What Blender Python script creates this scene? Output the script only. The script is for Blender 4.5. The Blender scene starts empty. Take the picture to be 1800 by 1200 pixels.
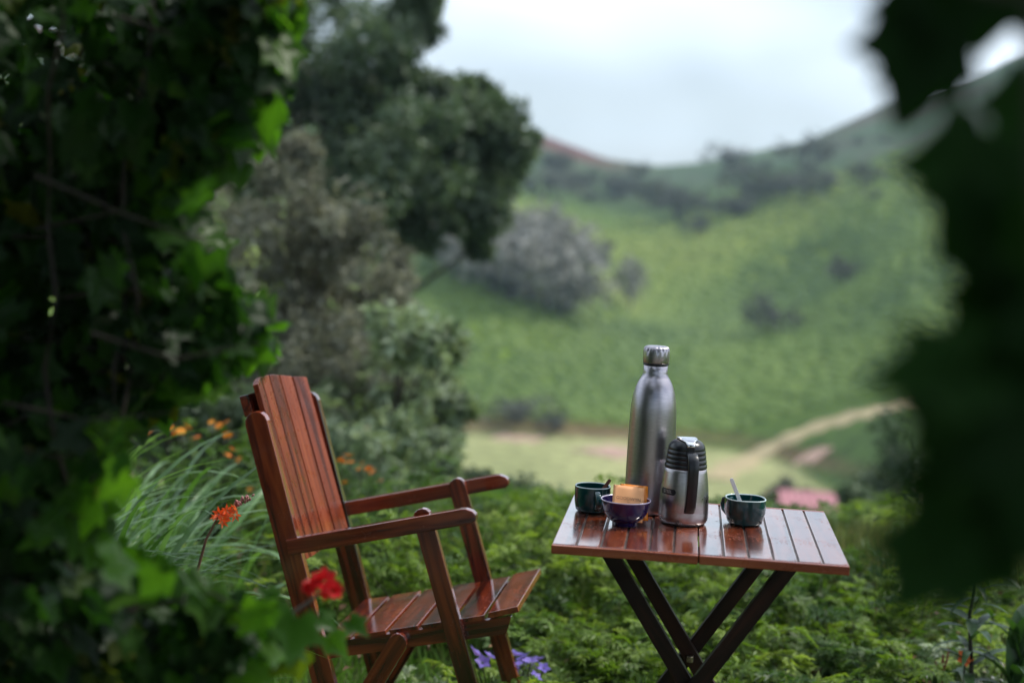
import bpy, bmesh, math, random
import numpy as np
from mathutils import Vector, Matrix
random.seed(7)
RNG = np.random.default_rng(11)
S = bpy.context.scene
COL = S.collection
R = math.radians

# ------------------------------------------------------------------ camera
ROLL, PITCH, CZ, FPX = R(2.6), R(4.93), 1.31, 2500.0
cd = bpy.data.cameras.new('camera'); cam = bpy.data.objects.new('camera', cd); COL.objects.link(cam)
S.camera = cam
cd.lens = 50; cd.sensor_width = 36; cd.clip_start = 0.05; cd.clip_end = 3000
r0 = Vector((1, 0, 0)); u0 = Vector((0, math.sin(PITCH), math.cos(PITCH))); f0 = Vector((0, math.cos(PITCH), -math.sin(PITCH)))
cu = u0 * math.cos(ROLL) - r0 * math.sin(ROLL); cr = r0 * math.cos(ROLL) + u0 * math.sin(ROLL)
m = Matrix.Identity(4)
for i in range(3):
    m[i][0] = cr[i]; m[i][1] = cu[i]; m[i][2] = -f0[i]
m[2][3] = CZ
cam.matrix_world = m
cd.dof.use_dof = True; cd.dof.focus_distance = 2.98; cd.dof.aperture_fstop = 1.85; cd.dof.aperture_blades = 0

# ------------------------------------------------------------------ sky, sun, exposure
SUN_EL, SUN_AZ = R(50), R(72)          # azimuth from +Y towards +X
w = bpy.data.worlds.new('World'); S.world = w; w.use_nodes = True
nt = w.node_tree; nt.nodes.clear()
out = nt.nodes.new('ShaderNodeOutputWorld'); bg = nt.nodes.new('ShaderNodeBackground'); bg.inputs['Strength'].default_value = 0.1
sky = nt.nodes.new('ShaderNodeTexSky'); sky.sky_type = 'NISHITA'; sky.sun_disc = False
sky.sun_elevation = SUN_EL; sky.sun_rotation = SUN_AZ; sky.air_density = 1.0; sky.dust_density = 2.0
tc = nt.nodes.new('ShaderNodeTexCoord'); mp = nt.nodes.new('ShaderNodeMapping'); mp.inputs['Scale'].default_value = (1.3, 1.3, 2.2)
mp.inputs['Location'].default_value = (4.4129, -4.7123, 1.9726)
nz = nt.nodes.new('ShaderNodeTexNoise'); nz.inputs['Scale'].default_value = 2.1; nz.inputs['Detail'].default_value = 3; nz.inputs['Roughness'].default_value = .42
rp = nt.nodes.new('ShaderNodeValToRGB'); rp.color_ramp.elements[0].position = .36; rp.color_ramp.elements[1].position = .60
rp.color_ramp.elements[0].color = (.05, .05, .05, 1); rp.color_ramp.elements[1].color = (1, 1, 1, 1)
mx = nt.nodes.new('ShaderNodeMixRGB'); mx.inputs['Color2'].default_value = (10.4, 11.7, 13.1, 1)
L = nt.links.new
L(tc.outputs['Generated'], mp.inputs['Vector']); L(mp.outputs['Vector'], nz.inputs['Vector']); L(nz.outputs['Fac'], rp.inputs['Fac'])
L(rp.outputs['Color'], mx.inputs['Fac']); L(sky.outputs['Color'], mx.inputs['Color1']); L(mx.outputs['Color'], bg.inputs['Color']); L(bg.outputs['Background'], out.inputs['Surface'])
sd = bpy.data.lights.new('sun', 'SUN'); sd.energy = 2.4; sd.angle = R(9); sd.color = (1, .95, .86)
sun = bpy.data.objects.new('sun', sd); COL.objects.link(sun)
sdir = Vector((math.sin(SUN_AZ) * math.cos(SUN_EL), math.cos(SUN_AZ) * math.cos(SUN_EL), math.sin(SUN_EL)))
sun.rotation_euler = sdir.to_track_quat('Z', 'Y').to_euler(); sun.location = sdir * 60
S.view_settings.view_transform = 'Standard'; S.view_settings.look = 'None'; S.view_settings.gamma = 1; S.view_settings.exposure = 0.35
S.view_settings.use_curve_mapping = False
S.render.engine = 'CYCLES'
S.cycles.use_denoising = True
S.cycles.max_bounces = 8; S.cycles.transparent_max_bounces = 8; S.cycles.volume_bounces = 0; S.cycles.caustics_reflective = False; S.cycles.caustics_refractive = False
S.cycles.sample_clamp_indirect = 6

# ------------------------------------------------------------------ helpers
def ray(px, py):
    dx, dy = px - 900, py - 600
    x = math.cos(ROLL) * dx + math.sin(ROLL) * dy; y = -math.sin(ROLL) * dx + math.cos(ROLL) * dy
    d = (x / FPX, 1.0, -y / FPX)
    return np.array([d[0], math.cos(PITCH) * d[1] + math.sin(PITCH) * d[2], -math.sin(PITCH) * d[1] + math.cos(PITCH) * d[2]])
C0 = np.array([0, 0, CZ])
def at(px, py, Y):
    r = ray(px, py); return C0 + r * (Y / r[1])
def atz(px, py, z):
    r = ray(px, py); return C0 + r * ((z - CZ) / r[2])

def node_mat(name):
    mt = bpy.data.materials.new(name); mt.use_nodes = True
    n = mt.node_tree; b = n.nodes['Principled BSDF']
    return mt, n, b
def new(n, t, **k):
    nd = n.nodes.new(t)
    for a, v in k.items(): setattr(nd, a, v)
    return nd
def ramp(n, fac, stops):
    rm = n.nodes.new('ShaderNodeValToRGB'); e = rm.color_ramp.elements
    while len(e) < len(stops): e.new(.5)
    for el, (p, c) in zip(e, stops): el.position = p; el.color = (*c, 1)
    n.links.new(fac, rm.inputs['Fac']); return rm.outputs['Color']

def tag(o, label=None, cat=None, group=None, kind=None):
    if label: o['label'] = label
    if cat: o['category'] = cat
    if group: o['group'] = group
    if kind: o['kind'] = kind
    return o
def empty(name, loc, rz=0, label=None, cat=None, group=None):
    o = bpy.data.objects.new(name, None); COL.objects.link(o); o.location = tuple(loc); o.rotation_euler = (0, 0, rz); o.empty_display_size = .1
    return tag(o, label, cat, group)
def link(name, me, mat=None, parent=None):
    if mat is not None and not me.materials: me.materials.append(mat)
    o = bpy.data.objects.new(name, me); COL.objects.link(o)
    if parent is not None: o.parent = parent
    return o
def np_me(name, V, F, rnd=None, smooth=False, col=None):
    V = np.asarray(V, dtype=np.float32); me = bpy.data.meshes.new(name)
    if isinstance(F, np.ndarray):
        k = F.shape[1]; nf = F.shape[0]
        me.vertices.add(len(V)); me.vertices.foreach_set('co', V.ravel())
        me.loops.add(nf * k); me.loops.foreach_set('vertex_index', F.astype(np.int32).ravel())
        me.polygons.add(nf); me.polygons.foreach_set('loop_start', np.arange(0, nf * k, k, dtype=np.int32))
        me.update(calc_edges=True)
    else:
        me.from_pydata(V.tolist(), [], F); me.update()
    if rnd is not None:
        a = me.attributes.new('rnd', 'FLOAT', 'POINT'); a.data.foreach_set('value', np.asarray(rnd, np.float32))
    if col is not None:
        a = me.attributes.new('col', 'FLOAT_COLOR', 'POINT')
        a.data.foreach_set('color', np.concatenate([col, np.ones((len(col), 1))], 1).astype(np.float32).ravel())
    if smooth: me.polygons.foreach_set('use_smooth', np.ones(len(me.polygons), bool))
    return me
def bm_me(name, bm, smooth=False):
    me = bpy.data.meshes.new(name); bmesh.ops.recalc_face_normals(bm, faces=bm.faces); bm.to_mesh(me); bm.free()
    if smooth: me.polygons.foreach_set('use_smooth', np.ones(len(me.polygons), bool))
    return me
def stadium(l, wd, r0=False, r1=False, n=8):
    h = wd / 2; p = []
    if r1: p += [(l - h + h * math.cos(a), h * math.sin(a)) for a in np.linspace(-math.pi / 2, math.pi / 2, n)]
    else: p += [(l, -h), (l, h)]
    if r0: p += [(h - h * math.cos(a), h * math.sin(a)) for a in np.linspace(math.pi / 2, -math.pi / 2, n)]
    else: p += [(0, h), (0, -h)]
    return p
def plank(name, outline, thick, o, ax, ay, mat, parent, bev=.0022, seg=2):
    """outline in the plane (ax, ay) from o, extruded +-thick/2 along ax x ay; the grain runs along local X"""
    ax = Vector(ax).normalized(); ay = Vector(ay); ay = (ay - ax * ay.dot(ax)).normalized(); az = ax.cross(ay)
    bm = bmesh.new(); n = len(outline)
    a = [bm.verts.new((x, y, -thick / 2)) for x, y in outline]; b = [bm.verts.new((x, y, thick / 2)) for x, y in outline]
    bm.faces.new(a[::-1]); bm.faces.new(b)
    for i in range(n): bm.faces.new((a[i], a[(i + 1) % n], b[(i + 1) % n], b[i]))
    bmesh.ops.recalc_face_normals(bm, faces=bm.faces)
    if bev:
        ed = [e for e in bm.edges if e.calc_face_angle(0) > R(32)]
        bmesh.ops.bevel(bm, geom=ed, offset=bev, segments=seg, affect='EDGES', profile=.6)
    me = bm_me(name, bm)
    ob = link(name, me, mat, parent)
    mw = Matrix.Identity(4)
    for i in range(3): mw[i][0] = ax[i]; mw[i][1] = ay[i]; mw[i][2] = az[i]; mw[i][3] = o[i]
    ob.matrix_local = mw
    return ob
def lathe_me(name, prof, n=48, sq=None, smooth=True):
    """prof: (r, z) list; sq = superellipse exponent for a rounded-square section"""
    V = []; F = []; k = len(prof)
    for j in range(n):
        t = 2 * math.pi * j / n; c, s = math.cos(t), math.sin(t); g = 1.0
        if sq: g = (abs(c) ** sq + abs(s) ** sq) ** (-1 / sq)
        for r, z in prof: V.append((r * c * g, r * s * g, z))
    for j in range(n):
        for i in range(k - 1):
            a, b = j * k + i, ((j + 1) % n) * k + i
            F.append((a, b, b + 1, a + 1))
    bm = bmesh.new(); vs = [bm.verts.new(v) for v in V]
    for f in F: bm.faces.new([vs[i] for i in f])
    bmesh.ops.remove_doubles(bm, verts=bm.verts, dist=1e-5)
    me = bm_me(name, bm, smooth); return me
def tube_np(pts, rad, n=6):
    pts = np.asarray(pts, float); k = len(pts); rad = np.broadcast_to(np.asarray(rad, float), (k,))
    d = np.gradient(pts, axis=0); d /= np.linalg.norm(d, axis=1)[:, None] + 1e-9
    up = np.array([0, 0, 1.0]) if abs(d[0][2]) < .9 else np.array([1.0, 0, 0])
    a = np.cross(d, up); a /= np.linalg.norm(a, axis=1)[:, None] + 1e-9; b = np.cross(d, a)
    t = np.linspace(0, 2 * np.pi, n, endpoint=False)
    V = (pts[:, None] + rad[:, None, None] * (np.cos(t)[None, :, None] * a[:, None] + np.sin(t)[None, :, None] * b[:, None])).reshape(-1, 3)
    F = []
    for i in range(k - 1):
        for j in range(n): F.append((i * n + j, i * n + (j + 1) % n, (i + 1) * n + (j + 1) % n, (i + 1) * n + j))
    return V, np.array(F)
def join_np(parts):
    Vs, Fs, o = [], [], 0
    for V, F in parts: Vs.append(V); Fs.append(F + o); o += len(V)
    return np.concatenate(Vs), np.concatenate(Fs)
def unit(a): return a / (np.linalg.norm(a, axis=-1, keepdims=True) + 1e-9)
def leaf_quads(P, N, D, ln, wd, fold=.25):
    """folded diamond leaves: P base points, N normals, D directions"""
    D = unit(D - N * np.sum(D * N, 1, keepdims=True)); Sd = np.cross(N, D)
    ln = np.broadcast_to(ln, (len(P),))[:, None]; wd = np.broadcast_to(wd, (len(P),))[:, None]
    b = P; t = P + D * ln - N * ln * fold * .5
    s1 = P + D * ln * .45 + Sd * wd * .5 + N * wd * fold; s2 = P + D * ln * .45 - Sd * wd * .5 + N * wd * fold
    V = np.stack([b, s1, t, s2], 1).reshape(-1, 3); F = np.arange(len(V)).reshape(-1, 4)
    return V, F
def cloud(C, Rr, per, ln, wd=.5, rng=RNG, out=.6, power=.45, up=.3):
    """leaves spread through ellipsoidal clumps; returns V, F, rnd (a value per clump with jitter)"""
    C = np.asarray(C, float); Rr = np.asarray(Rr, float)
    if Rr.ndim == 1: Rr = np.repeat(Rr[:, None], 3, 1)
    idx = np.repeat(np.arange(len(C)), per)
    d = unit(rng.normal(size=(len(idx), 3))); rr = rng.random(len(idx)) ** power
    P = C[idx] + d * Rr[idx] * rr[:, None]
    N = unit(d * out + rng.normal(size=d.shape) * .6 + np.array([0, 0, up])); D = rng.normal(size=d.shape) + d * .5 - np.array([0, 0, .3])
    l = ln * rng.uniform(.6, 1.25, len(idx))
    V, F = leaf_quads(P, N, D, l, l * wd)
    base = rng.random(len(C)); rnd = np.clip(base[idx] * .6 + rng.random(len(idx)) * .5 - .05, 0, 1)
    return V, F, np.repeat(rnd, 4)

# ------------------------------------------------------------------ materials
def wood_mat(name, stops, rough=.24, coat=.5, scale=(3.0, 40, 40), ior=1.5):
    mt, n, b = node_mat(name)
    t = new(n, 'ShaderNodeTexCoord'); oi = new(n, 'ShaderNodeObjectInfo')
    mul = new(n, 'ShaderNodeVectorMath', operation='MULTIPLY'); mul.inputs[1].default_value = scale
    add = new(n, 'ShaderNodeVectorMath', operation='ADD'); sc = new(n, 'ShaderNodeMath', operation='MULTIPLY'); sc.inputs[1].default_value = 137.0
    n.links.new(t.outputs['Object'], mul.inputs[0]); n.links.new(oi.outputs['Random'], sc.inputs[0])
    n.links.new(mul.outputs[0], add.inputs[0]); n.links.new(sc.outputs[0], add.inputs[1])
    z1 = new(n, 'ShaderNodeTexNoise'); z1.inputs['Scale'].default_value = 1.0; z1.inputs['Detail'].default_value = 5; z1.inputs['Distortion'].default_value = 1.4
    n.links.new(add.outputs[0], z1.inputs['Vector'])
    m2 = new(n, 'ShaderNodeVectorMath', operation='MULTIPLY'); m2.inputs[1].default_value = (.35, .45, .45); n.links.new(add.outputs[0], m2.inputs[0])
    z2 = new(n, 'ShaderNodeTexNoise'); z2.inputs['Scale'].default_value = 1.0; z2.inputs['Detail'].default_value = 2; z2.inputs['Distortion'].default_value = .8
    n.links.new(m2.outputs[0], z2.inputs['Vector'])
    ad = new(n, 'ShaderNodeMath', operation='ADD'); mh = new(n, 'ShaderNodeMath', operation='MULTIPLY'); mh.inputs[1].default_value = .5
    n.links.new(z1.outputs['Fac'], ad.inputs[0]); n.links.new(z2.outputs['Fac'], ad.inputs[1]); n.links.new(ad.outputs[0], mh.inputs[0])
    ofs = new(n, 'ShaderNodeMath', operation='MULTIPLY_ADD'); ofs.inputs[1].default_value = .10; ofs.inputs[2].default_value = -.05
    n.links.new(oi.outputs['Random'], ofs.inputs[0]); a3 = new(n, 'ShaderNodeMath', operation='ADD')
    n.links.new(mh.outputs[0], a3.inputs[0]); n.links.new(ofs.outputs[0], a3.inputs[1])
    n.links.new(ramp(n, a3.outputs[0], stops), b.inputs['Base Color'])
    # scuffs in the varnish
    z3 = new(n, 'ShaderNodeTexNoise'); z3.inputs['Scale'].default_value = 28; z3.inputs['Detail'].default_value = 4; n.links.new(t.outputs['Object'], z3.inputs['Vector'])
    mr = new(n, 'ShaderNodeMapRange'); mr.inputs['From Min'].default_value = .35; mr.inputs['From Max'].default_value = .7
    mr.inputs['To Min'].default_value = rough * .7; mr.inputs['To Max'].default_value = rough * 1.5
    n.links.new(z3.outputs['Fac'], mr.inputs['Value']); n.links.new(mr.outputs[0], b.inputs['Roughness'])
    bp = new(n, 'ShaderNodeBump'); bp.inputs['Strength'].default_value = .12; bp.inputs['Distance'].default_value = .002
    n.links.new(z1.outputs['Fac'], bp.inputs['Height']); n.links.new(bp.outputs[0], b.inputs['Normal'])
    b.inputs['IOR'].default_value = ior; b.inputs['Coat Weight'].default_value = coat; b.inputs['Coat Roughness'].default_value = .12
    return mt
ROSE = [(.35, (.012, .003, .002)), (.44, (.075, .011, .006)), (.53, (.19, .030, .011)), (.68, (.34, .07, .02))]
M_CHAIR = wood_mat('rosewood_varnish', ROSE, rough=.16, coat=1.0)
M_TABLE = wood_mat('table_varnish', [(.34, (.05, .010, .006)), (.45, (.15, .028, .011)), (.55, (.24, .05, .017)), (.7, (.34, .095, .035))], rough=.15, coat=1.0, ior=1.8)
M_EDGE = wood_mat('table_edge_varnish', [(.34, (.06, .012, .007)), (.45, (.17, .035, .013)), (.55, (.26, .06, .02)), (.7, (.34, .10, .036))], rough=.3, coat=.1, ior=1.4)
def scuffs(mt):
    n = mt.node_tree; b = n.nodes['Principled BSDF']; t = new(n, 'ShaderNodeTexCoord')
    z = new(n, 'ShaderNodeTexNoise'); z.inputs['Scale'].default_value = 26; z.inputs['Detail'].default_value = 3; z.inputs['Distortion'].default_value = 2.2; n.links.new(t.outputs['Object'], z.inputs['Vector'])
    c_ = new(n, 'ShaderNodeMath', operation='COMPARE'); c_.inputs[1].default_value = .5; c_.inputs[2].default_value = .010; n.links.new(z.outputs['Fac'], c_.inputs[0])
    z2 = new(n, 'ShaderNodeTexNoise'); z2.inputs['Scale'].default_value = 9; n.links.new(t.outputs['Object'], z2.inputs['Vector'])
    g_ = new(n, 'ShaderNodeMath', operation='GREATER_THAN'); g_.inputs[1].default_value = .56; n.links.new(z2.outputs['Fac'], g_.inputs[0])
    m_ = new(n, 'ShaderNodeMath', operation='MULTIPLY'); n.links.new(c_.outputs[0], m_.inputs[0]); n.links.new(g_.outputs[0], m_.inputs[1])
    w_ = new(n, 'ShaderNodeMapRange'); w_.inputs['To Min'].default_value = b.inputs['Coat Weight'].default_value; w_.inputs['To Max'].default_value = 0; n.links.new(m_.outputs[0], w_.inputs['Value']); n.links.new(w_.outputs[0], b.inputs['Coat Weight'])
    old = b.inputs['Roughness'].links[0].from_socket; a_ = new(n, 'ShaderNodeMath', operation='MULTIPLY_ADD'); a_.inputs[1].default_value = .5; n.links.new(m_.outputs[0], a_.inputs[0]); n.links.new(old, a_.inputs[2]); n.links.new(a_.outputs[0], b.inputs['Roughness'])
scuffs(M_TABLE); scuffs(M_CHAIR)
M_TABLE.node_tree.nodes['Principled BSDF'].inputs['Coat IOR'].default_value = 1.8
M_SLAT = wood_mat('lit_slat_varnish', [(.34, (.075, .014, .007)), (.44, (.16, .030, .012)), (.54, (.25, .050, .019)), (.68, (.34, .085, .03))], rough=.3, coat=.0, ior=1.38)  # chair varnish made brighter and more orange, light from the right put into the colour
M_DARKWOOD = wood_mat('dark_leg_varnish', [(.36, (.006, .003, .003)), (.5, (.015, .006, .004)), (.68, (.045, .014, .008))], rough=.45, coat=.0, ior=1.3)
def plain(name, c, rough=.5, metal=0, var=.0, nscale=30, coat=0, spec=.5, bump=0):
    mt, n, b = node_mat(name); b.inputs['Roughness'].default_value = rough; b.inputs['Metallic'].default_value = metal; b.inputs['Coat Weight'].default_value = coat
    b.inputs['Specular IOR Level'].default_value = spec
    t = new(n, 'ShaderNodeTexCoord'); z = new(n, 'ShaderNodeTexNoise'); z.inputs['Scale'].default_value = nscale; z.inputs['Detail'].default_value = 4
    n.links.new(t.outputs['Object'], z.inputs['Vector'])
    lo = tuple(max(0, x * (1 - var)) for x in c); hi = tuple(min(1, x * (1 + var)) for x in c)
    n.links.new(ramp(n, z.outputs['Fac'], [(.3, lo), (.7, hi)]), b.inputs['Base Color'])
    if bump:
        bp = new(n, 'ShaderNodeBump'); bp.inputs['Strength'].default_value = bump; bp.inputs['Distance'].default_value = .01
        n.links.new(z.outputs['Fac'], bp.inputs['Height']); n.links.new(bp.outputs[0], b.inputs['Normal'])
    return mt
M_GROOVE = plain('dusty_groove', (.10, .065, .055), .5, 0, .6, 90)
def steel_mat(name, c=(.47, .45, .46), rough=.27):
    mt, n, b = node_mat(name); b.inputs['Metallic'].default_value = 1; b.inputs['Anisotropic'].default_value = .55
    t = new(n, 'ShaderNodeTexCoord'); mpn = new(n, 'ShaderNodeMapping'); mpn.inputs['Scale'].default_value = (60, 60, 900)
    z = new(n, 'ShaderNodeTexNoise'); z.inputs['Scale'].default_value = 1; z.inputs['Detail'].default_value = 3
    n.links.new(t.outputs['Object'], mpn.inputs['Vector']); n.links.new(mpn.outputs[0], z.inputs['Vector'])
    n.links.new(ramp(n, z.outputs['Fac'], [(.3, tuple(x * .86 for x in c)), (.7, tuple(x * 1.1 for x in c))]), b.inputs['Base Color'])
    z2 = new(n, 'ShaderNodeTexNoise'); z2.inputs['Scale'].default_value = 24; z2.inputs['Detail'].default_value = 5; n.links.new(t.outputs['Object'], z2.inputs['Vector'])
    mr = new(n, 'ShaderNodeMapRange'); mr.inputs['From Min'].default_value = .3; mr.inputs['From Max'].default_value = .75; mr.inputs['To Min'].default_value = rough * .95; mr.inputs['To Max'].default_value = rough * 1.12
    n.links.new(z2.outputs['Fac'], mr.inputs['Value']); n.links.new(mr.outputs[0], b.inputs['Roughness'])
    tg = new(n, 'ShaderNodeTangent', direction_type='RADIAL', axis='Z'); n.links.new(tg.outputs[0], b.inputs['Tangent'])
    return mt
M_STEEL = steel_mat('brushed_steel', (.49, .45, .49), .30); M_STEEL2 = steel_mat('jug_steel', (.50, .46, .47), .28)
M_CHROME = plain('polished_steel', (.75, .74, .76), .12, 1, .03)
M_SCREW = plain('aged_screw', (.25, .2, .14), .4, 1, .3, 200)
M_BLACK = plain('black_plastic', (.012, .013, .017), .28, 0, .2, 60, spec=.5)
M_TEAL = plain('teal_glaze', (.003, .050, .055), .07, 0, .25, 18, coat=.6)
M_TEALRIM = plain('glaze_rim_highlight', (.55, .66, .66), .12, 0, .2, 40)  # highlight along the teal mug rims, painted as a pale colour
M_BLUE = plain('cobalt_glaze', (.016, .010, .085), .07, 0, .3, 16, coat=.6)
M_BLUERIM = plain('pale_glaze_rim', (.55, .50, .66), .12, 0, .2, 40)
M_SACHET = plain('sachet_paper', (.95, .44, .19), .45, 0, .08, 14)
M_SACHET2 = plain('sachet_foil', (.80, .24, .015), .3, 0, .15, 30)
M_INK = plain('brown_ink', (.20, .09, .04), .5)
M_STICK = plain('birch_stick', (.16, .05, .03), .5, 0, .25, 60)
M_WSTICK = plain('white_stick', (.88, .85, .86), .4, 0, .03, 30)
M_TEA = plain('tea_liquid', (.10, .035, .012), .05)
M_BADGE = plain('badge_black', (.01, .01, .012), .4)
M_LIGHTINK = plain('badge_lettering', (.45, .43, .43), .4, .5)

def leaf_mat(name, stops, transl=.4, rough=.45, attr=True, tcol=None, spec=.4, veins=False):
    mt, n, b = node_mat(name); o = n.nodes['Material Output']
    if attr: a = new(n, 'ShaderNodeAttribute', attribute_name='rnd'); fac = a.outputs['Fac']
    else: a = new(n, 'ShaderNodeObjectInfo'); fac = a.outputs['Random']
    c = ramp(n, fac, stops)
    t = new(n, 'ShaderNodeTexCoord'); z = new(n, 'ShaderNodeTexNoise'); z.inputs['Scale'].default_value = 30 if not attr else 9; n.links.new(t.outputs['Object'], z.inputs['Vector'])
    mz = new(n, 'ShaderNodeMapRange'); mz.inputs['To Min'].default_value = .65; mz.inputs['To Max'].default_value = 1.35; n.links.new(z.outputs['Fac'], mz.inputs['Value'])
    vm = new(n, 'ShaderNodeVectorMath', operation='SCALE'); n.links.new(c, vm.inputs[0]); n.links.new(mz.outputs[0], vm.inputs['Scale'])
    n.links.new(vm.outputs[0], b.inputs['Base Color']); b.inputs['Roughness'].default_value = rough; b.inputs['Specular IOR Level'].default_value = spec
    tr = new(n, 'ShaderNodeBsdfTranslucent'); ms = new(n, 'ShaderNodeMixShader'); ms.inputs[0].default_value = transl
    gm = new(n, 'ShaderNodeMixRGB', blend_type='MULTIPLY'); gm.inputs[0].default_value = 1; gm.inputs[2].default_value = (*(tcol or (1.6, 1.9, .5)), 1)
    n.links.new(vm.outputs[0], gm.inputs[1]); n.links.new(gm.outputs[0], tr.inputs['Color'])
    n.links.new(b.outputs[0], ms.inputs[1]); n.links.new(tr.outputs[0], ms.inputs[2]); n.links.new(ms.outputs[0], o.inputs['Surface'])
    return mt
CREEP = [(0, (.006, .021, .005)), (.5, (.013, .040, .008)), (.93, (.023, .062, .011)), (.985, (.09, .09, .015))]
M_VINE = leaf_mat('creeper_lit_leaf', [(0, (.024, .064, .012)), (.5, (.045, .11, .018)), (.95, (.07, .15, .022)), (.985, (.13, .13, .02))], .55, .36, attr=False, tcol=(2.6, 3.0, .6), spec=.22)  # lit copy of the vine leaf, backlight put into its brighter colour
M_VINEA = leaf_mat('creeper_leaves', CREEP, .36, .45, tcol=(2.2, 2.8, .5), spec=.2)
M_VINEDK = leaf_mat('creeper_shade_leaf', [(0, (.006, .021, .004)), (1, (.012, .040, .006))], .25, .6, attr=False, tcol=(1.5, 2.2, .3), spec=.06)  # shaded copy of the same leaf, shadow put into its darker colour
M_STEM = plain('vine_stem', (.022, .016, .010), .7, 0, .4, 60)
M_BARK = plain('tree_bark', (.06, .05, .04), .85, 0, .4, 6, bump=.5)
M_TREE = leaf_mat('dark_tree_foliage', [(0, (.03, .052, .030)), (.5, (.10, .145, .085)), (1, (.24, .29, .20))], .3, .5, tcol=(1.1, 1.3, .7))
M_GREYSHRUB = leaf_mat('grey_shrub_foliage', [(0, (.10, .105, .078)), (.5, (.21, .215, .165)), (1, (.37, .37, .295))], .35, .7, tcol=(1.1, 1.1, .8))
M_SAGE = leaf_mat('sage_shrub_foliage', [(0, (.10, .145, .085)), (.5, (.27, .335, .225)), (1, (.46, .52, .40))], .4, .6, tcol=(1.2, 1.3, .7))
M_FERN = leaf_mat('feathery_foliage', [(0, (.045, .095, .015)), (.5, (.145, .235, .04)), (1, (.29, .38, .09))], .4, .5, tcol=(1.4, 1.5, .5))
M_BLADE = leaf_mat('strap_blade', [(0, (.06, .13, .035)), (.6, (.13, .25, .08)), (1, (.26, .40, .19))], .35, .32, attr=False, tcol=(1.3, 1.5, .5), spec=.6)
M_GRASS = leaf_mat('lawn_blade', [(0, (.08, .17, .03)), (1, (.20, .33, .08))], .3, .5, tcol=(1.2, 1.4, .5))
M_LILY = leaf_mat('lance_leaf', [(0, (.018, .045, .014)), (1, (.04, .085, .028))], .3, .35, attr=False)
M_HILLTREE = leaf_mat('hill_tree_foliage', [(0, (.05, .055, .05)), (1, (.12, .12, .105))], .15, .7)
M_BARETREE = leaf_mat('pale_tree_foliage', [(0, (.18, .178, .16)), (1, (.40, .39, .345))], .15, .8, tcol=(1, 1, .9))
M_TEABUSH = leaf_mat('tea_bush_foliage', [(0, (.075, .145, .016)), (.5, (.165, .25, .030)), (1, (.29, .345, .05))], .2, .6)
def petal(name, c, c2): return leaf_mat(name, [(0, c), (1, c2)], .35, .5, attr=False, tcol=(1.3, 1, .8))
M_RED = petal('red_petal', (.55, .006, .012), (.75, .02, .025)); M_ORANGE = petal('orange_petal', (.75, .20, .012), (.85, .36, .03))
M_CROC = petal('vermilion_petal', (.80, .10, .025), (.85, .18, .04)); M_VIOLET = petal('violet_petal', (.20, .14, .62), (.32, .24, .75)); M_WHITE = petal('white_petal', (.6, .62, .7), (.75, .75, .8))

# ------------------------------------------------------------------ the ground
def vnoise(x, y, s, seed=0):
    """cheap value noise for the terrain"""
    rg = np.random.default_rng(seed); T = rg.random((64, 64)); x = np.asarray(x) / s + 1000; y = np.asarray(y) / s + 1000
    i = np.floor(x).astype(int); j = np.floor(y).astype(int); fx = x - i; fy = y - j; fx = fx * fx * (3 - 2 * fx); fy = fy * fy * (3 - 2 * fy)
    g = lambda a, b: T[a % 64, b % 64]
    return (g(i, j) * (1 - fx) + g(i + 1, j) * fx) * (1 - fy) + (g(i, j + 1) * (1 - fx) + g(i + 1, j + 1) * fx) * fy
# ridge line of the far hill: elevation tangent by horizontal tangent x / y
RT = np.array([-2.0, -1.0, -.35, -.1, .016, .06, .097, .125, .16, .20, .248, .31, .37, .6, 1.2, 2.0])
RE = np.array([.10, .12, .115, .095, .060, .046, .0425, .046, .054, .064, .087, .108, .128, .15, .12, .10])
def ground_z(x, y):
    x = np.asarray(x, float); y = np.asarray(y, float); r = np.hypot(x, y); t = x / np.maximum(y, .3 * r + 1e-6)
    fr = np.clip((y / (r + 1e-6) - .1) / .35, 0, 1); fr = fr * fr * (3 - 2 * fr)
    near = -17.0 * (1 - np.exp(-np.maximum(r - 6.5, 0) / 26))
    ridge = np.interp(t, RT, RE)
    base = 118 - 28 * np.clip((t - .16) / .12, 0, 1) + 10 * np.clip((-t) / .2, 0, 1)
    s = np.clip((r - base) / (340 - base), 0, 1)
    p = s ** .92 * (1 + .16 * np.sin(s * 9 + t * 14) * (1 - s))
    top = ridge * 340 + CZ
    zz = near + (top + 16.6) * np.clip(p, 0, 1.0) * np.where(r > base, 1, 0)
    # the spur that comes down from the left
    sp = np.exp(-((r - 165 - 90 * (t - .0)) / 26) ** 2) * np.clip((.085 - t) / .11, 0, 1) * 5.5
    zz = zz + np.where(r > base, sp, 0)
    und = (vnoise(x, y, 22, 3) - .5) * 2.6 + (vnoise(x, y, 60, 4) - .5) * 4
    zz = zz + und * np.clip((r - 130) / 60, 0, 1) * np.clip((335 - r) / 40, .12, 1)
    zz = np.where(r > 345, zz - (r - 345) * .25, zz)
    back = np.clip(r - 12, 0, 100) * .02
    return fr * zz + (1 - fr) * back + (vnoise(x, y, .9, 5) - .5) * .02 * (r > 3.5)
def ground_hit(px, py):
    rr = ray(px, py); rr = rr / np.hypot(rr[0], rr[1])
    d = np.concatenate([np.arange(3, 40, .1), np.arange(40, 600, .4)])
    zz = CZ + rr[2] * d; g = ground_z(rr[0] * d, rr[1] * d)
    h = np.where(zz < g)[0]; k = h[0] if len(h) else np.argmin(zz - g)
    return np.array([rr[0] * d[k], rr[1] * d[k], g[k]]), d[k]

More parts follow.
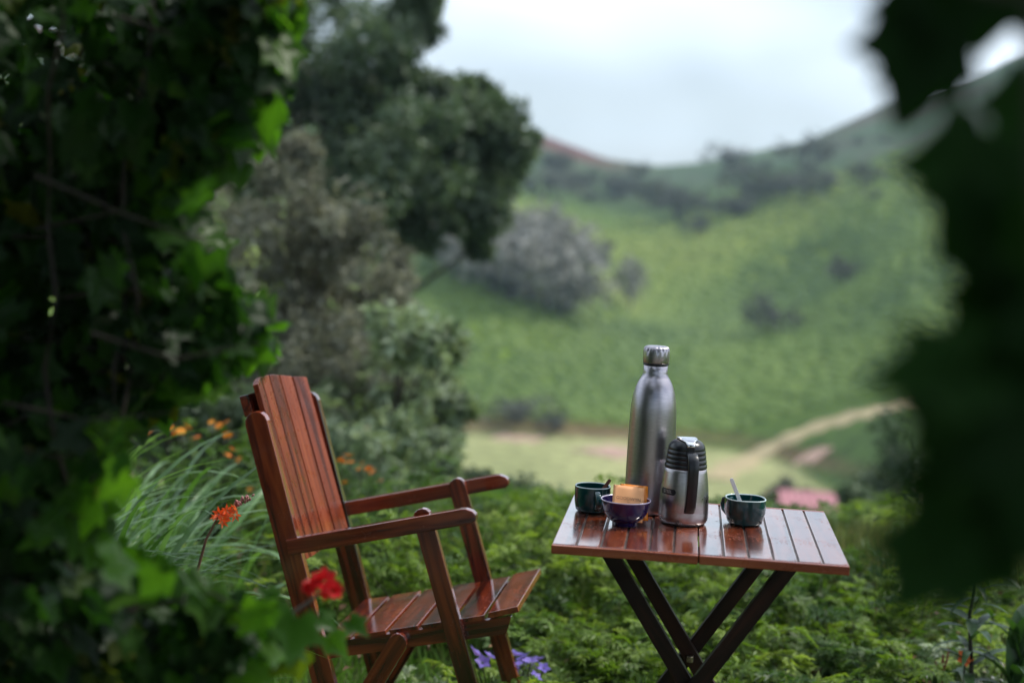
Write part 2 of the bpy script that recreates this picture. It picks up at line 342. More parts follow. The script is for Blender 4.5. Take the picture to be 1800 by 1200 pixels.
az = np.concatenate([np.linspace(-180, -42, 50, endpoint=False), np.linspace(-42, 42, 260, endpoint=False), np.linspace(42, 180, 50, endpoint=False)])
rr_ = np.concatenate([[0.02], np.geomspace(.5, 60, 80), np.linspace(61.5, 350, 190), np.geomspace(360, 900, 14)])
A, RRg = np.meshgrid(np.radians(az), rr_, indexing='ij'); gx = RRg * np.sin(A); gy = RRg * np.cos(A); gz = ground_z(gx, gy)
na, nr = A.shape
ii = np.arange(na)[:, None]; jj = np.arange(nr - 1)[None, :]
GF = np.stack([ii * nr + jj, ii * nr + jj + 1, ((ii + 1) % na) * nr + jj + 1, ((ii + 1) % na) * nr + jj], -1).reshape(-1, 4)[:, ::-1]
# land cover
x, y, r = gx.ravel(), gy.ravel(), RRg.ravel(); t = x / np.maximum(y, .3 * r + 1e-6)
def mixc(c, d, k): k = np.clip(k, 0, 1)[:, None]; return c * (1 - k) + np.asarray(d)[None] * k
n1 = vnoise(x, y, 9, 21); n2 = vnoise(x, y, 34, 22); n3 = vnoise(x, y, 3, 23)
c = np.tile(np.array([.055, .095, .022]), (len(x), 1))
c = mixc(c, (.15, .225, .03), np.clip((r - 110) / 20, 0, 1) * (.35 + .65 * n1))
c = mixc(c, (.22, .27, .045), (r > 118) * np.clip((n2 - .45) * 3, 0, 1) * .8)
up = np.clip((r - np.interp(t, [0, .044, .096, .136, .175, .214, .273, .4], [244, 243, 229, 230, 230, 223, 204, 185]) + 34 * (n2 - .5) + 14 * (n1 - .5) + 12) / 46, 0, 1)
c = mixc(c, (.062, .10, .058), up * .9)
c = mixc(c, (.085, .075, .06), up * np.clip((n1 + n3 * .5 - .75) * 2, 0, .6))
c = mixc(c, (.13, .055, .05), np.clip((r - 285) / 25, 0, 1) * np.clip((.085 - t) / .04, 0, 1) * np.clip((n1 + n2 - .55) * 2.5, 0, .9))
c = mixc(c, (.11, .07, .06), np.clip((r - 300) / 25, 0, 1) * np.clip((t - .2) / .04, 0, 1) * np.clip((n1 + n2 - .7) * 2.5, 0, .7))
fl = np.clip((r - 70) / 10, 0, 1) * np.clip((119 - 26 * np.clip((t - .16) / .12, 0, 1) - r + 4 * (n1 - .5)) / 3, 0, 1)
c = mixc(c, (.36, .36, .17), fl * (.6 + .4 * n1))
c = mixc(c, (.36, .27, .17), fl * np.clip((n2 + n1 * .6 - .88) * 4, 0, .9))
bk = np.exp(-((r - 120 + 24 * np.clip((t - .16) / .12, 0, 1)) / 1.6) ** 2) * (n1 * .8 + .2)
c = mixc(c, (.15, .07, .05), bk)
c = mixc(c, (.09, .075, .045), (r < 5) * np.clip((n3 - .5) * 3, 0, .7))
c = mixc(c, (.25, .22, .18), np.clip((1.2 + .5 * n3 - y) / .5, 0, 1) * np.clip((9 - r) / 2, 0, 1))   # unseen pale ground around the camera, added to bounce light onto front faces
gm_, n, b = node_mat('ground_cover'); at_ = new(n, 'ShaderNodeAttribute', attribute_name='col'); tcg = new(n, 'ShaderNodeTexCoord')
zz = new(n, 'ShaderNodeTexNoise'); zz.inputs['Scale'].default_value = .9; zz.inputs['Detail'].default_value = 6; n.links.new(tcg.outputs['Object'], zz.inputs['Vector'])
mr = new(n, 'ShaderNodeMapRange'); mr.inputs['From Min'].default_value = .3; mr.inputs['From Max'].default_value = .7; mr.inputs['To Min'].default_value = .6; mr.inputs['To Max'].default_value = 1.4; n.links.new(zz.outputs['Fac'], mr.inputs['Value'])
vm = new(n, 'ShaderNodeVectorMath', operation='SCALE'); n.links.new(at_.outputs['Color'], vm.inputs[0]); n.links.new(mr.outputs[0], vm.inputs['Scale']); n.links.new(vm.outputs[0], b.inputs['Base Color']); b.inputs['Roughness'].default_value = .95; b.inputs['Specular IOR Level'].default_value = .1
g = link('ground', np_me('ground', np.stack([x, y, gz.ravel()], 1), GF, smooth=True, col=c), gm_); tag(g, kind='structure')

# dirt path climbing the right-hand slope
def drape(pxs, width, name, mat):
    pts = []
    for a, b2 in zip(pxs[:-1], pxs[1:]):
        for k in np.linspace(0, 1, 10, endpoint=False): pts.append(ground_hit(a[0] + (b2[0] - a[0]) * k, a[1] + (b2[1] - a[1]) * k)[0])
    pts = np.array(pts); ker = np.ones(7) / 7
    pp = np.stack([np.convolve(np.pad(pts[:, i], 3, mode='edge'), ker, 'valid') for i in range(2)], 1)
    d = np.gradient(pp, axis=0); nn = np.stack([-d[:, 1], d[:, 0]], 1); nn = unit(nn)
    wv = width * (1 + .25 * np.sin(np.arange(len(pp)) * .9)); rows = []
    for k in np.linspace(-.5, .5, 7):
        q = pp + nn * (wv * k)[:, None]; rows.append(np.concatenate([q, (ground_z(q[:, 0], q[:, 1]) + .10 - .35 * (abs(k) > .45))[:, None]], 1))
    V = np.stack(rows, 1).reshape(-1, 3); F = []
    for i in range(len(pp) - 1):
        for k in range(6): F.append((i * 7 + k, i * 7 + k + 1, (i + 1) * 7 + k + 1, (i + 1) * 7 + k))
    o = link(name, np_me(name, V, np.array(F), smooth=True), mat); tag(o, kind='structure'); return o
M_PATH = plain('dry_earth', (.42, .34, .20), .95, 0, .2, .8, spec=.1)
M_PATCH = plain('bare_earth', (.45, .30, .24), .95, 0, .15, .8, spec=.1)
drape([(1245, 845), (1300, 815), (1370, 780), (1440, 750), (1510, 730), (1575, 712), (1640, 700)], 3.4, 'path', M_PATH)
drape([(1410, 804), (1430, 802), (1455, 800)], 2.6, 'bare_ground', M_PATCH)
drape([(1040, 800), (1080, 795), (1120, 790)], 6, 'bare_ground', M_PATCH)
drape([(870, 768), (920, 772), (960, 776)], 3.5, 'bare_ground', M_PATCH)

# tea bushes: thousands of low rounded domes on the slope
def tea():
    rg = np.random.default_rng(5); n = 26000
    r = rg.uniform(122, 300, n); a = rg.uniform(-.10, .40, n); x = r * np.sin(a); y = r * np.cos(a); t = x / y
    base = 121 - 28 * np.clip((t - .16) / .12, 0, 1)
    k = (r > base) & (rg.random(n) < np.clip(1.0 - np.clip((r - np.interp(t, [0, .044, .096, .136, .175, .214, .273, .4], [240, 238, 224, 225, 225, 217, 198, 180]) + 16) / 44, 0, 1), 0, 1)); x, y = x[k], y[k]; n = len(x); z = ground_z(x, y)
    th = np.linspace(0, 2 * np.pi, 6, endpoint=False); sz = rg.uniform(.4, .85, n); h = sz * rg.uniform(.35, .6, n)
    tpl = np.concatenate([np.stack([np.cos(th), np.sin(th), 0 * th - .3], 1), np.stack([.8 * np.cos(th + .5), .8 * np.sin(th + .5), 0 * th + .65], 1), [[0, 0, 1]]])
    V = tpl[None] * np.stack([sz, sz, h], 1)[:, None] * rg.uniform(.85, 1.15, (n, 13, 1)) + np.stack([x, y, z], 1)[:, None]
    f = []
    for i in range(6):
        j = (i + 1) % 6; f += [(i, j, 6 + i), (j, 6 + j, 6 + i), (6 + i, 6 + j, 12)]
    F = (np.array(f)[None] + np.arange(n)[:, None, None] * 13).reshape(-1, 3)
    rr2 = np.hypot(x, y); rn = np.clip((vnoise(x, y, 38, 22) - .5) * .9 + (vnoise(x, y, 13, 31) - .5) * .55 + rg.random(n) * .3 + .42 - .25 * np.clip((rr2 - 200) / 70, 0, 1), 0, 1)
    o = link('tea_bushes', np_me('tea_bushes', V.reshape(-1, 3), F, rnd=np.repeat(rn, 13)), M_TEABUSH); tag(o, kind='stuff')
tea()

# trees and bushes standing on the hill
def blob_tree_mesh(seed, per=26, nc=14, kind='bush'):
    rg = np.random.default_rng(seed)
    c = rg.normal(size=(nc, 3)) * np.array([.30, .30, .2]); c[:, 2] = np.abs(c[:, 2]) + (.30 if kind == 'bush' else .38)
    V, F, rn = cloud(c, rg.uniform(.16, .30, nc), per, .13, .7, rg); return np_me('crown', V, F, rnd=rn)
def trunk_mesh(seed, h=.6):
    rg = np.random.default_rng(seed); p = [tube_np([(0, 0, -.12), (.01, 0, h * .5), (rg.normal() * .04, rg.normal() * .04, h)], [.045, .035, .02])]
    for k in range(3):
        a = rg.uniform(0, 6.28); p.append(tube_np([(0, 0, h * .55), (.15 * math.cos(a), .15 * math.sin(a), h * .85), (.25 * math.cos(a), .25 * math.sin(a), h * 1.15)], [.022, .015, .007], 5))
    return np_me('trunk', *join_np(p), smooth=True)
HILLC = [blob_tree_mesh(100 + i) for i in range(4)]; HILLT = [trunk_mesh(200 + i) for i in range(3)]
BAREC = [blob_tree_mesh(120 + i, 20, 18, 'tall') for i in range(4)]
for me_ in HILLC: me_.materials.append(M_HILLTREE)
for me_ in BAREC: me_.materials.append(M_BARETREE)
for me_ in HILLT: me_.materials.append(M_BARK)
def hill_tree(px, py, size_px, wide, label, group, crowns=HILLC, name='hill_tree', cat='tree', i=0):
    p, d = ground_hit(px, py); s = size_px * 1.35 * d / FPX
    e = empty(name, p, random.uniform(0, 6.28), label, cat, group); e.scale = (s * wide, s * wide, s)
    link('trunk', HILLT[i % 3], None, e); link('crown', crowns[i % 4], None, e)
# (px of the foot, py of the foot, height in px, width factor)
i = 0
for px, py, h, wd in [(1352, 350, 50, 1.5), (1318, 352, 34, 1.2)]:
    hill_tree(px, py, h, wd, ['dark wide bush, broadest of those on the upper right hillside', 'smaller dark bush touching the broadest hillside bush'][i], 'dark bushes on the far hill', i=i); i += 1
for px, py, h, wd, lb in [(1420, 345, 42, 1.5, 'dark bush just right of the broadest hillside bush'), (1516, 327, 34, 1.2, 'small dark bush alone on the right hillside near the vine leaves'),
                          (1413, 236, 20, 1.2, 'small tree standing on the skyline of the right ridge'), (1415, 290, 46, 1.1, 'purplish dark tree below the skyline tree on the right ridge'),
                          (1283, 300, 40, 1.1, 'dark bush below the right end of the saddle'), (1226, 415, 30, 1.0, 'small lone dark bush at the middle of the hill above the bottle'),
                          (1300, 380, 36, 1.2, 'right bush of the pair at the edge of bright tea'), (1268, 380, 30, 1.2, 'left bush of the pair at the edge of bright tea'),
                          (1085, 350, 46, 1.2, 'dark bush beneath the reddish left ridge'), (1155, 368, 44, 1.4, 'dark wide bush, left of the two below the saddle'), (1190, 385, 56, 1.2, 'dark tall bush, right of the two below the saddle'),
                          (1355, 588, 62, .8, 'lone dark tree halfway up the green slope right of the bottle'), (1483, 500, 44, .8, 'small dark tree on the slope beside the right vine leaves'),
                          (1108, 552, 84, .5, 'pale tall tree with dark foot alone on the slope left of bottle'), (985, 300, 26, 1.3, 'small dark bush on the left ridge beside the big tree'), (960, 345, 40, 1.3, 'dark bush at the edge of the big tree crown'),
                          (908, 742, 42, 1.6, 'dark round bush at the left edge of the pale field'), (975, 760, 26, 1.6, 'low reddish bush on the bank above the pale field')]:
    bare = lb.startswith('pale')
    hill_tree(px, py, h, wd, lb, None if bare else 'dark bushes on the far hill', BAREC if bare else HILLC, 'hill_tree', 'tree', i); i += 1
sc_rg = random.Random(8)
for q in range(16):
    px = sc_rg.uniform(960, 1620); top_y = float(np.interp(px, [960, 1170, 1400, 1540, 1640], [268, 298, 258, 215, 180])); py = top_y + abs(sc_rg.gauss(0, 1)) * 60 + 14
    where = 'under the reddish left ridge' if px < 1130 else 'under the saddle of the ridge' if px < 1300 else 'under the right ridge'
    hill_tree(px, py, sc_rg.uniform(10, 24), sc_rg.uniform(1.0, 1.6), ('tiny' if py > top_y + 70 else 'small') + ' grey green scrub bush on the upper hill ' + where, 'scrub bushes on the upper hill', HILLC, 'scrub_bush', 'bush', q)
wood_rg = random.Random(3)
for k, (px, py, h) in enumerate([(800, 478, 90), (832, 492, 100), (866, 508, 120), (898, 520, 130), (930, 532, 135), (960, 542, 140), (985, 552, 120), (1004, 552, 90), (880, 470, 100), (915, 480, 110), (950, 492, 125), (985, 500, 110), (850, 455, 80), (975, 455, 90), (940, 440, 80), (905, 430, 70), (780, 465, 70)]):
    hill_tree(px, py + 6, h * .8, wood_rg.uniform(.75, 1.1), ('tall pale grey tree in the small wood' if h >= 120 else 'middling pale grey tree in the small wood' if h > 95 else 'small pale grey tree in the small wood') + (' close to the dark tree crown' if px < 870 else ' at its lower right edge' if py > 515 else ' high on the left hillside spur'), 'grey trees of the small wood', BAREC, 'grey_tree', 'tree', k)

# ------------------------------------------------------------------ houses down the slope
M_ROOF = plain('faded_pink_roof', (.42, .17, .19), .6, 0, .12, 2.5); M_WALLT = plain('teal_wall', (.06, .24, .20), .8, 0, .1, 2); M_WALLW = plain('limewashed_wall', (.55, .52, .52), .85, 0, .1, 3); M_DOOR = plain('dark_door', (.05, .04, .04), .6)
M_POST = plain('pale_post', (.6, .6, .66), .7, 0, .1, 5)
def house(px0, px1, py_eave, Y, roof_rise, wall_mat, label, deep=4.0):
    a = at(px0, py_eave, Y); b = at(px1, py_eave, Y); wdt = b[0] - a[0]; cx = (a[0] + b[0]) / 2; ze = (a[2] + b[2]) / 2
    zg = float(ground_z(cx, Y + deep / 2)) - .3; H = ze - zg
    e = empty('village_house', (cx, Y, zg), R(-3), label, 'house', 'pink roofed houses below the garden')
    def box(name, x0, x1, y0, y1, z0, z1, mat, par=e):
        bm = bmesh.new(); bmesh.ops.create_cube(bm, size=1)
        for v in bm.verts: v.co = ((x0 + x1) / 2 + v.co.x * (x1 - x0), (y0 + y1) / 2 + v.co.y * (y1 - y0), (z0 + z1) / 2 + v.co.z * (z1 - z0))
        return link(name, bm_me(name, bm), mat, par)
    hw = wdt / 2
    wl = box('wall', -hw * .93, hw * .93, .35, deep, 0, H - .02, wall_mat)
    box('door', -.3, .45, .31, .36, 0, min(2.0, H * .8), M_DOOR)
    f = box('window', hw * .4, hw * .8, .30, .36, H * .45, H * .8, M_POST); box('pane', hw * .43, hw * .77, .28, .30, H * .48, H * .77, M_DOOR, f)
    bm = bmesh.new()   # pitched corrugated roof
    for sgn in (1,):
        n = 40; rows = [(-.35, -.12), (deep * .55, roof_rise), (deep + .5, -.1)]
        vs = [[bm.verts.new((-hw + wdt * i / n + (.25 if rws == 1 else 0) * (1 if i < n / 2 else -1), yy, H + zz + .02 * math.sin(i * 2.2))) for i in range(n + 1)] for rws, (yy, zz) in enumerate(rows)]
        for k in range(2):
            for i in range(n): bm.faces.new((vs[k][i], vs[k][i + 1], vs[k + 1][i + 1], vs[k + 1][i]))
        r_ = bmesh.ops.extrude_face_region(bm, geom=list(bm.faces)); bmesh.ops.translate(bm, verts=[v for v in r_['geom'] if isinstance(v, bmesh.types.BMVert)], vec=(0, 0, .06))
    link('roof', bm_me('roof', bm), M_ROOF, e)
house(1372, 1545, 944, 40, .75, M_WALLT, 'larger faded pink roofed house with teal wall behind the table corner', 5)
house(1462, 1560, 955, 36, .45, M_WALLW, 'smaller pink roofed shed in front of the larger pink house', 3)
for k, (px, lb) in enumerate([(1503, 'pale fence post, left one below the small pink roof'), (1528, 'pale fence post, middle one below the small pink roof'), (1545, 'pale fence post, right one below the small pink roof')]):
    p = at(px, 990, 30); z0 = float(ground_z(p[0], p[1])); h = at(px, 955, 30)[2] - z0
    o = plank('fence_post', stadium(h + .5, .12), .12, (p[0], p[1], z0 - .5), (0, 0, 1), (1, 0, 0), M_POST, None, .01); tag(o, lb, 'post', 'pale posts below the pink roof')
p = at(1800, 1020, 9); z0 = float(ground_z(p[0], p[1]))
o = plank('pale_pole', stadium(at(1800, 930, 9)[2] - z0 + .3, .07), .07, (p[0], p[1], z0 - .3), (0, 0, 1), (1, 0, 0), M_POST, None, .01); tag(o, 'pale grey pole at the far right behind the lily', 'pole')

# ------------------------------------------------------------------ big dark tree and shrubs beyond the garden
def cloud_tree(name, label, cat, Y, clumps, mat, per, ln, trunk_px, dy=.6, trunk_r=.2, limbs=6, group=None, seed=1, sub=5, wd=.5, trunk_mat=None, out=.6):
    """clumps: (px, py, radius px) of the leaf masses of a crown that stands about Y metres away"""
    rg = np.random.default_rng(seed); Cs, Rs = [], []
    for px, py, rp in clumps:
        rm = rp * Y / FPX; p = at(px, py, Y + rg.normal() * dy * .5)
        for k in range(sub):
            d = unit(rg.normal(size=3)) * rm * rg.uniform(.3, .75 if sub < 10 else 1.0); d[1] *= 1.2; Cs.append(p + d); Rs.append(rm * (rg.uniform(.35, .6) if sub < 10 else rg.uniform(.16, .5)))
    Cs = np.array(Cs); foot = at(trunk_px, 700, Y); foot[2] = float(ground_z(foot[0], foot[1])) - .05
    e = empty(name, foot, 0, label, cat, group)
    V, F, rn = cloud(Cs - foot, np.array(Rs), per, ln, wd, rg, out=out)
    link('crown', np_me('crown', V, F, rnd=rn), mat, e)
    top = Cs.mean(0) - foot; hi = Cs[:, 2].max() - foot[2]; parts = [tube_np([(0, 0, 0), (top[0] * .1 + .05, 0, hi * .3), (top[0] * .3, .1, hi * .6), (top[0] * .5, 0, hi * .9)], [trunk_r, trunk_r * .8, trunk_r * .6, trunk_r * .2], 9)]
    for k in rg.choice(len(Cs), min(limbs, len(Cs)), replace=False):
        q = Cs[k] - foot; s = np.array([top[0] * .2, 0, max(.2, min(q[2] * .7, hi * .6))]); parts.append(tube_np([s, (s + q) / 2 + rg.normal(size=3) * .12 * Y / 20 + [0, 0, .02 * Y], q], [trunk_r * .35, trunk_r * .18, trunk_r * .06], 6))
    link('trunk', np_me('trunk', *join_np(parts), smooth=True), trunk_mat or M_BARK, e)
    return e
BIG = [(420, 60, 150), (560, 40, 130), (650, 100, 105), (690, 30, 70), (745, 15, 45), (540, 190, 130), (470, 260, 130), (620, 250, 120), (690, 210, 80), (720, 290, 100), (790, 220, 75), (800, 320, 95), (860, 230, 70), (880, 300, 70), (850, 370, 62), (760, 385, 55), (690, 390, 50), (640, 350, 90), (905, 255, 45), (830, 165, 35), (840, 425, 25), (560, 330, 110), (350, 150, 160), (260, 300, 180), (380, 330, 140), (200, 100, 200), (765, 190, 50), (725, 175, 42), (840, 195, 50), (800, 165, 32), (760, 250, 70), (700, 130, 40)]
cloud_tree('leafy_tree', 'tall dark green tree with a wide crown overhanging the valley', 'tree', 19, BIG, M_TREE, 130, .13, 480, 1.8, .26, 14, seed=3, sub=17, out=.35)
GREY = [(450, 420, 110), (520, 380, 100), (560, 460, 120), (620, 430, 80), (480, 540, 130), (590, 560, 120), (660, 520, 75), (660, 620, 90), (520, 650, 120), (420, 640, 120), (400, 320, 80), (500, 300, 55), (540, 270, 30), (620, 690, 90), (340, 520, 120), (470, 720, 110), (650, 590, 90), (690, 470, 50), (600, 640, 100), (540, 580, 110), (640, 660, 80)]
cloud_tree('twiggy_shrub', 'tall grey brown twiggy shrub beneath the dark tree', 'shrub', 9.5, GREY, M_GREYSHRUB, 80, .065, 500, .9, .05, 30, seed=4, sub=15, wd=.36, out=.2)
SAGE = [(700, 590, 55), (760, 590, 35), (800, 615, 24), (690, 660, 70), (640, 740, 70), (720, 720, 70), (770, 690, 45), (690, 790, 80), (760, 770, 60), (600, 800, 70), (730, 840, 60), (790, 800, 35), (640, 860, 70), (560, 730, 60), (800, 720, 30)]
cloud_tree('sage_shrub', 'pale green loose shrub between the chair back and the field', 'shrub', 8.2, SAGE, M_SAGE, 50, .075, 690, .9, .04, 30, seed=5, sub=15, wd=.36, out=.1)
cloud_tree('leafy_bush', 'dark shaded bush behind the strap grass on the left', 'bush', 8, [(300, 690, 80), (380, 710, 70), (230, 670, 90), (440, 735, 50), (160, 700, 100), (250, 780, 70), (330, 790, 70), (410, 800, 60), (180, 790, 80), (460, 810, 50)], M_TREE, 300, .06, 300, .6, .04, 8, seed=9)
cloud_tree('leafy_bush', 'dark bush behind the far armrest at the field edge', 'bush', 9, [(840, 850, 45), (880, 880, 50), (940, 890, 55), (990, 900, 35), (810, 870, 40)], M_TREE, 200, .05, 900, .5, .03, 8, seed=6)
cloud_tree('leafy_bush', 'dark green bush beside the pink roofs near the right leaves', 'bush', 18, [(1535, 850, 60), (1510, 870, 40), (1580, 800, 70), (1610, 860, 100)], M_TREE, 200, .10, 1530, 1, .08, 8, seed=7)
cloud_tree('dry_bush', 'brown dry bush behind the right mug above the pink roof', 'bush', 50, [(1385, 868, 26), (1415, 872, 24), (1360, 872, 20), (1440, 878, 16)], M_GREYSHRUB, 120, .22, 1400, 1, .08, 8, seed=8, wd=.6)

# ------------------------------------------------------------------ feathery bushes, lawn and flowers of the garden
def frond_bush(name, label, cat, x, y, h, rad, nst, mat, seed, group=None, ln=.026, lean=.5):
    """arching feathery stems: each carries side fronds set with fine narrow leaflets"""
    rg = np.random.default_rng(seed); z0 = float(ground_z(x, y)); P, N, D, R0 = [], [], [], []; st = []
    for s in range(nst):
        a = rg.uniform(0, 6.28); b = np.array([math.cos(a), math.sin(a), 0]); k = rg.random() ** .6; L_ = h * rg.uniform(.45, 1.15); base = rg.random() ** 1.3
        tt = np.linspace(0, 1, 9); pts = np.stack([b[0] * rad * k * tt ** .8 * (1 + lean * tt ** 2), b[1] * rad * k * tt ** .8 * (1 + lean * tt ** 2), L_ * (tt - lean * .33 * tt ** 3 * k)], 1); st.append(tube_np(pts[::2], np.linspace(.004, .001, 5), 3))
        for q in range(3, 9):
            dd = unit(pts[q] - pts[q - 1])
            for sd_ in (-1, 1):
                fd = unit(np.cross(dd, [0, 0, 1]) * sd_ + rg.normal(size=3) * .35 + dd * .6); fl_ = rg.uniform(.07, .13) * (1.2 - q / 12); nn = unit(np.array([0, 0, 1.0]) + rg.normal(size=3) * .35)
                sv_ = np.cross(nn, fd); m_ = 9; u_ = np.linspace(.15, 1, m_)
                for sg in (-1, 1):
                    P.append(pts[q] + fd * (fl_ * u_)[:, None] + np.array([0, 0, -.25]) * (fl_ * u_ ** 2)[:, None]); D.append(np.tile(fd * .8 + sv_ * sg, (m_, 1)) + rg.normal(size=(m_, 3)) * .2); N.append(np.tile(nn, (m_, 1)) + rg.normal(size=(m_, 3)) * .25)
                    R0.append(np.clip(base * .7 + rg.random() * .2 + .3 * (q / 9 - .45) + rg.random(m_) * .1, 0, 1))
    P, N, D, R0 = np.concatenate(P), unit(np.concatenate(N)), np.concatenate(D), np.concatenate(R0)
    V, F = leaf_quads(P, N, D, ln * rg.uniform(.6, 1.3, len(P)), ln * .30)
    e = empty(name, (x, y, z0), 0, label, cat, group)
    link('foliage', np_me('foliage', V, F, rnd=np.repeat(R0, 4)), mat, e); link('stem', np_me('stem', *join_np(st)), M_STEM, e); return e
ferns = [(-.25, 5.3, .75), (.15, 5.0, .62), (.55, 5.1, .68), (.30, 5.7, .85), (.85, 5.5, .60), (.0, 4.55, .42), (.40, 4.5, .45), (.78, 4.6, .45), (1.15, 5.0, .45), (1.2, 5.8, .6), (-.15, 6.0, .85), (.62, 6.1, .85), (1.5, 4.8, .36), (1.6, 5.6, .5), (-.55, 5.7, .75), (1.05, 4.35, .30), (1.42, 4.35, .26), (.18, 4.2, .28), (.6, 4.15, .25), (2.0, 5.4, .4), (1.95, 6.2, .55), (-.75, 5.1, .45), (-.45, 4.7, .4), (.36, 4.05, .26), (.78, 4.05, .24), (1.2, 4.05, .24), (.55, 4.3, .34), (.95, 4.3, .34), (-.25, 4.3, .34), (1.65, 4.2, .26), (.3, 3.8, .16), (.7, 3.8, .18), (1.0, 3.8, .16)]
M_FERN2 = leaf_mat('deep_feathery_foliage', [(0, (.025, .06, .016)), (.5, (.07, .135, .035)), (1, (.15, .24, .07))], .35, .5, tcol=(1.3, 1.5, .5))
def fern_label(x, y, h):
    px = 900 + FPX * x / y
    where = 'behind the chair legs' if px < 830 else 'in the gap between chair and table' if px < 1060 else 'framed by the crossed table legs' if px < 1400 else 'right of the table legs'
    size = 'low sprig of feathery green foliage near the camera' if y < 4.4 else 'feathery yellow green bush at middle distance' if y < 5.2 else 'far feathery green bush at the garden edge'
    return size + ' ' + where
for k, (x, y, h) in enumerate(ferns):
    h = max(.14, min(h, (1.31 - (.195 + random.uniform(-.01, .02)) * y) * .98 - float(ground_z(x, y)) * .5))
    frond_bush('feathery_bush', fern_label(x, y, h), 'bush', x, y, h * random.uniform(.7, 1.12), .34, 34, (M_FERN, M_FERN, M_FERN2, M_FERN, M_FERN2)[k % 5], 300 + k, 'feathery bushes behind the table')
# lawn
def lawn():
    rg = np.random.default_rng(9); n = 42000; x = rg.uniform(-2.2, 2.6, n); y = rg.uniform(3.3, 7.0, n); z = ground_z(x, y); P = np.stack([x, y, z - .005], 1)
    D = np.stack([rg.normal(size=n) * .45, rg.normal(size=n) * .45, np.ones(n)], 1); N = unit(np.stack([rg.normal(size=n), rg.normal(size=n), rg.normal(size=n) * .2], 1))
    V, F = leaf_quads(P, N, D, rg.uniform(.04, .13, n), .009, .3); o = link('grass', np_me('grass', V, F, rnd=np.repeat(rg.random(n), 4)), M_GRASS); tag(o, kind='stuff')
lawn()
def wisps():
    rg = np.random.default_rng(10); n = 5200; k = rg.random(n) < .6
    x = np.where(k, rg.normal(1.35, .42, n), rg.uniform(-.9, 2.4, n)); y = np.where(k, rg.normal(5.2, .45, n), rg.uniform(3.9, 6.4, n)); z = ground_z(x, y); P = np.stack([x, y, z], 1)
    D = np.stack([rg.normal(size=n) * .28, rg.normal(size=n) * .28, np.ones(n)], 1); N = unit(np.stack([rg.normal(size=n), rg.normal(size=n), rg.normal(size=n) * .2], 1))
    V, F = leaf_quads(P, N, D, np.minimum(rg.uniform(.14, .42, n), 1.28 - .197 * y + rg.uniform(-.05, .05, n)) * np.where(y < 4.6, .6, 1), .006, .3); o = link('wispy_grass', np_me('wispy_grass', V, F, rnd=np.repeat(rg.random(n), 4)), M_WISP); tag(o, kind='stuff')
M_WISP = leaf_mat('wispy_grass_blade', [(0, (.07, .10, .03)), (.6, (.16, .19, .06)), (1, (.30, .27, .13))], .3, .6, tcol=(1.2, 1.2, .6))
wisps()
def litter():
    rg = np.random.default_rng(12); n = 900; x = rg.uniform(-1.2, 2.2, n); y = rg.uniform(3.7, 5.6, n); P = np.stack([x, y, ground_z(x, y) + rg.uniform(.01, .16, n)], 1); N = unit(rg.normal(size=(n, 3)) * .5 + [0, 0, 1]); D = rg.normal(size=(n, 3))
    V, F = leaf_quads(P, N, D, rg.uniform(.02, .05, n), .018, .4); o = link('dead_leaves', np_me('dead_leaves', V, F, rnd=np.repeat(rg.random(n), 4)), M_DEAD); tag(o, kind='stuff')
M_DEAD = leaf_mat('dead_leaf', [(0, (.06, .03, .015)), (1, (.22, .12, .05))], .15, .7, tcol=(1, .8, .5))
litter()
def flower_me(name, npet, pl, pw, cup=.35, seed=0):
    P = np.zeros((npet, 3)); a = np.arange(npet) * 2 * np.pi / npet + seed; D = np.stack([np.cos(a), np.sin(a), np.full(npet, cup)], 1); N = unit(np.stack([-np.cos(a) * cup, -np.sin(a) * cup, np.ones(npet)], 1))
    V, F = leaf_quads(P + unit(D) * pl * .1, N, D, pl, pw, .12); return np_me(name, V, F)
FL_OR = flower_me('flower', 8, .022, .014, .2); FL_OR.materials.append(M_ORANGE)
FL_VI = flower_me('flower', 5, .014, .012, .5); FL_VI.materials.append(M_VIOLET)
FL_WH = flower_me('flower', 5, .007, .006, .4); FL_WH.materials.append(M_WHITE)
FL_CR = flower_me('flower', 6, .028, .008, 1.4); FL_CR.materials.append(M_CROC)
def put(me, name, loc, parent, sc=1, rot=None):
    o = link(name, me, None, parent); o.location = tuple(loc); o.scale = (sc,) * 3
    o.rotation_euler = rot or (random.uniform(-.7, .7), random.uniform(-.7, .7), random.uniform(0, 6)); return o
def flowering(name, label, Y, spots, me, h, seed, mat=M_FERN, sc=1, nst=40, rad=.3, cat='flower'):
    c = at(sum(s[0] for s in spots) / len(spots), 1000, Y); e = frond_bush(name, label, cat, c[0], Y, h, rad, nst, mat, seed, None, .024, .3); o_ = np.array(e.location)
    for px, py in spots:
        p = at(px, py, Y + random.uniform(-.12, .12)) - o_; link('flower_stem', np_me('flower_stem', *tube_np([(p[0] * .5, p[1] * .4, 0.02), (p[0] * .85, p[1] * .8, p[2] * .6), p], [.003, .002, .0015], 4)), M_STEM, e); put(me, 'flower', p, e, sc * random.uniform(.8, 1.25))
    return e
flowering('marigold_clump', 'orange flowered clump seen through the grass left of the chair', 5.2, [(232, 745), (250, 752), (300, 752), (318, 758), (330, 750), (385, 748), (400, 765), (408, 790), (400, 800), (418, 792), (420, 808), (345, 770), (405, 830), (440, 858), (262, 760), (310, 762), (372, 742), (398, 742)], FL_OR, .46, 401, M_FERN2, .8)
flowering('marigold_clump', 'orange flowered clump right beside the chair back', 5.2, [(612, 800), (603, 812), (636, 816), (648, 824), (655, 830), (632, 824), (668, 845), (598, 808), (616, 812), (606, 848)], FL_OR, .36, 402, M_FERN2, .75)
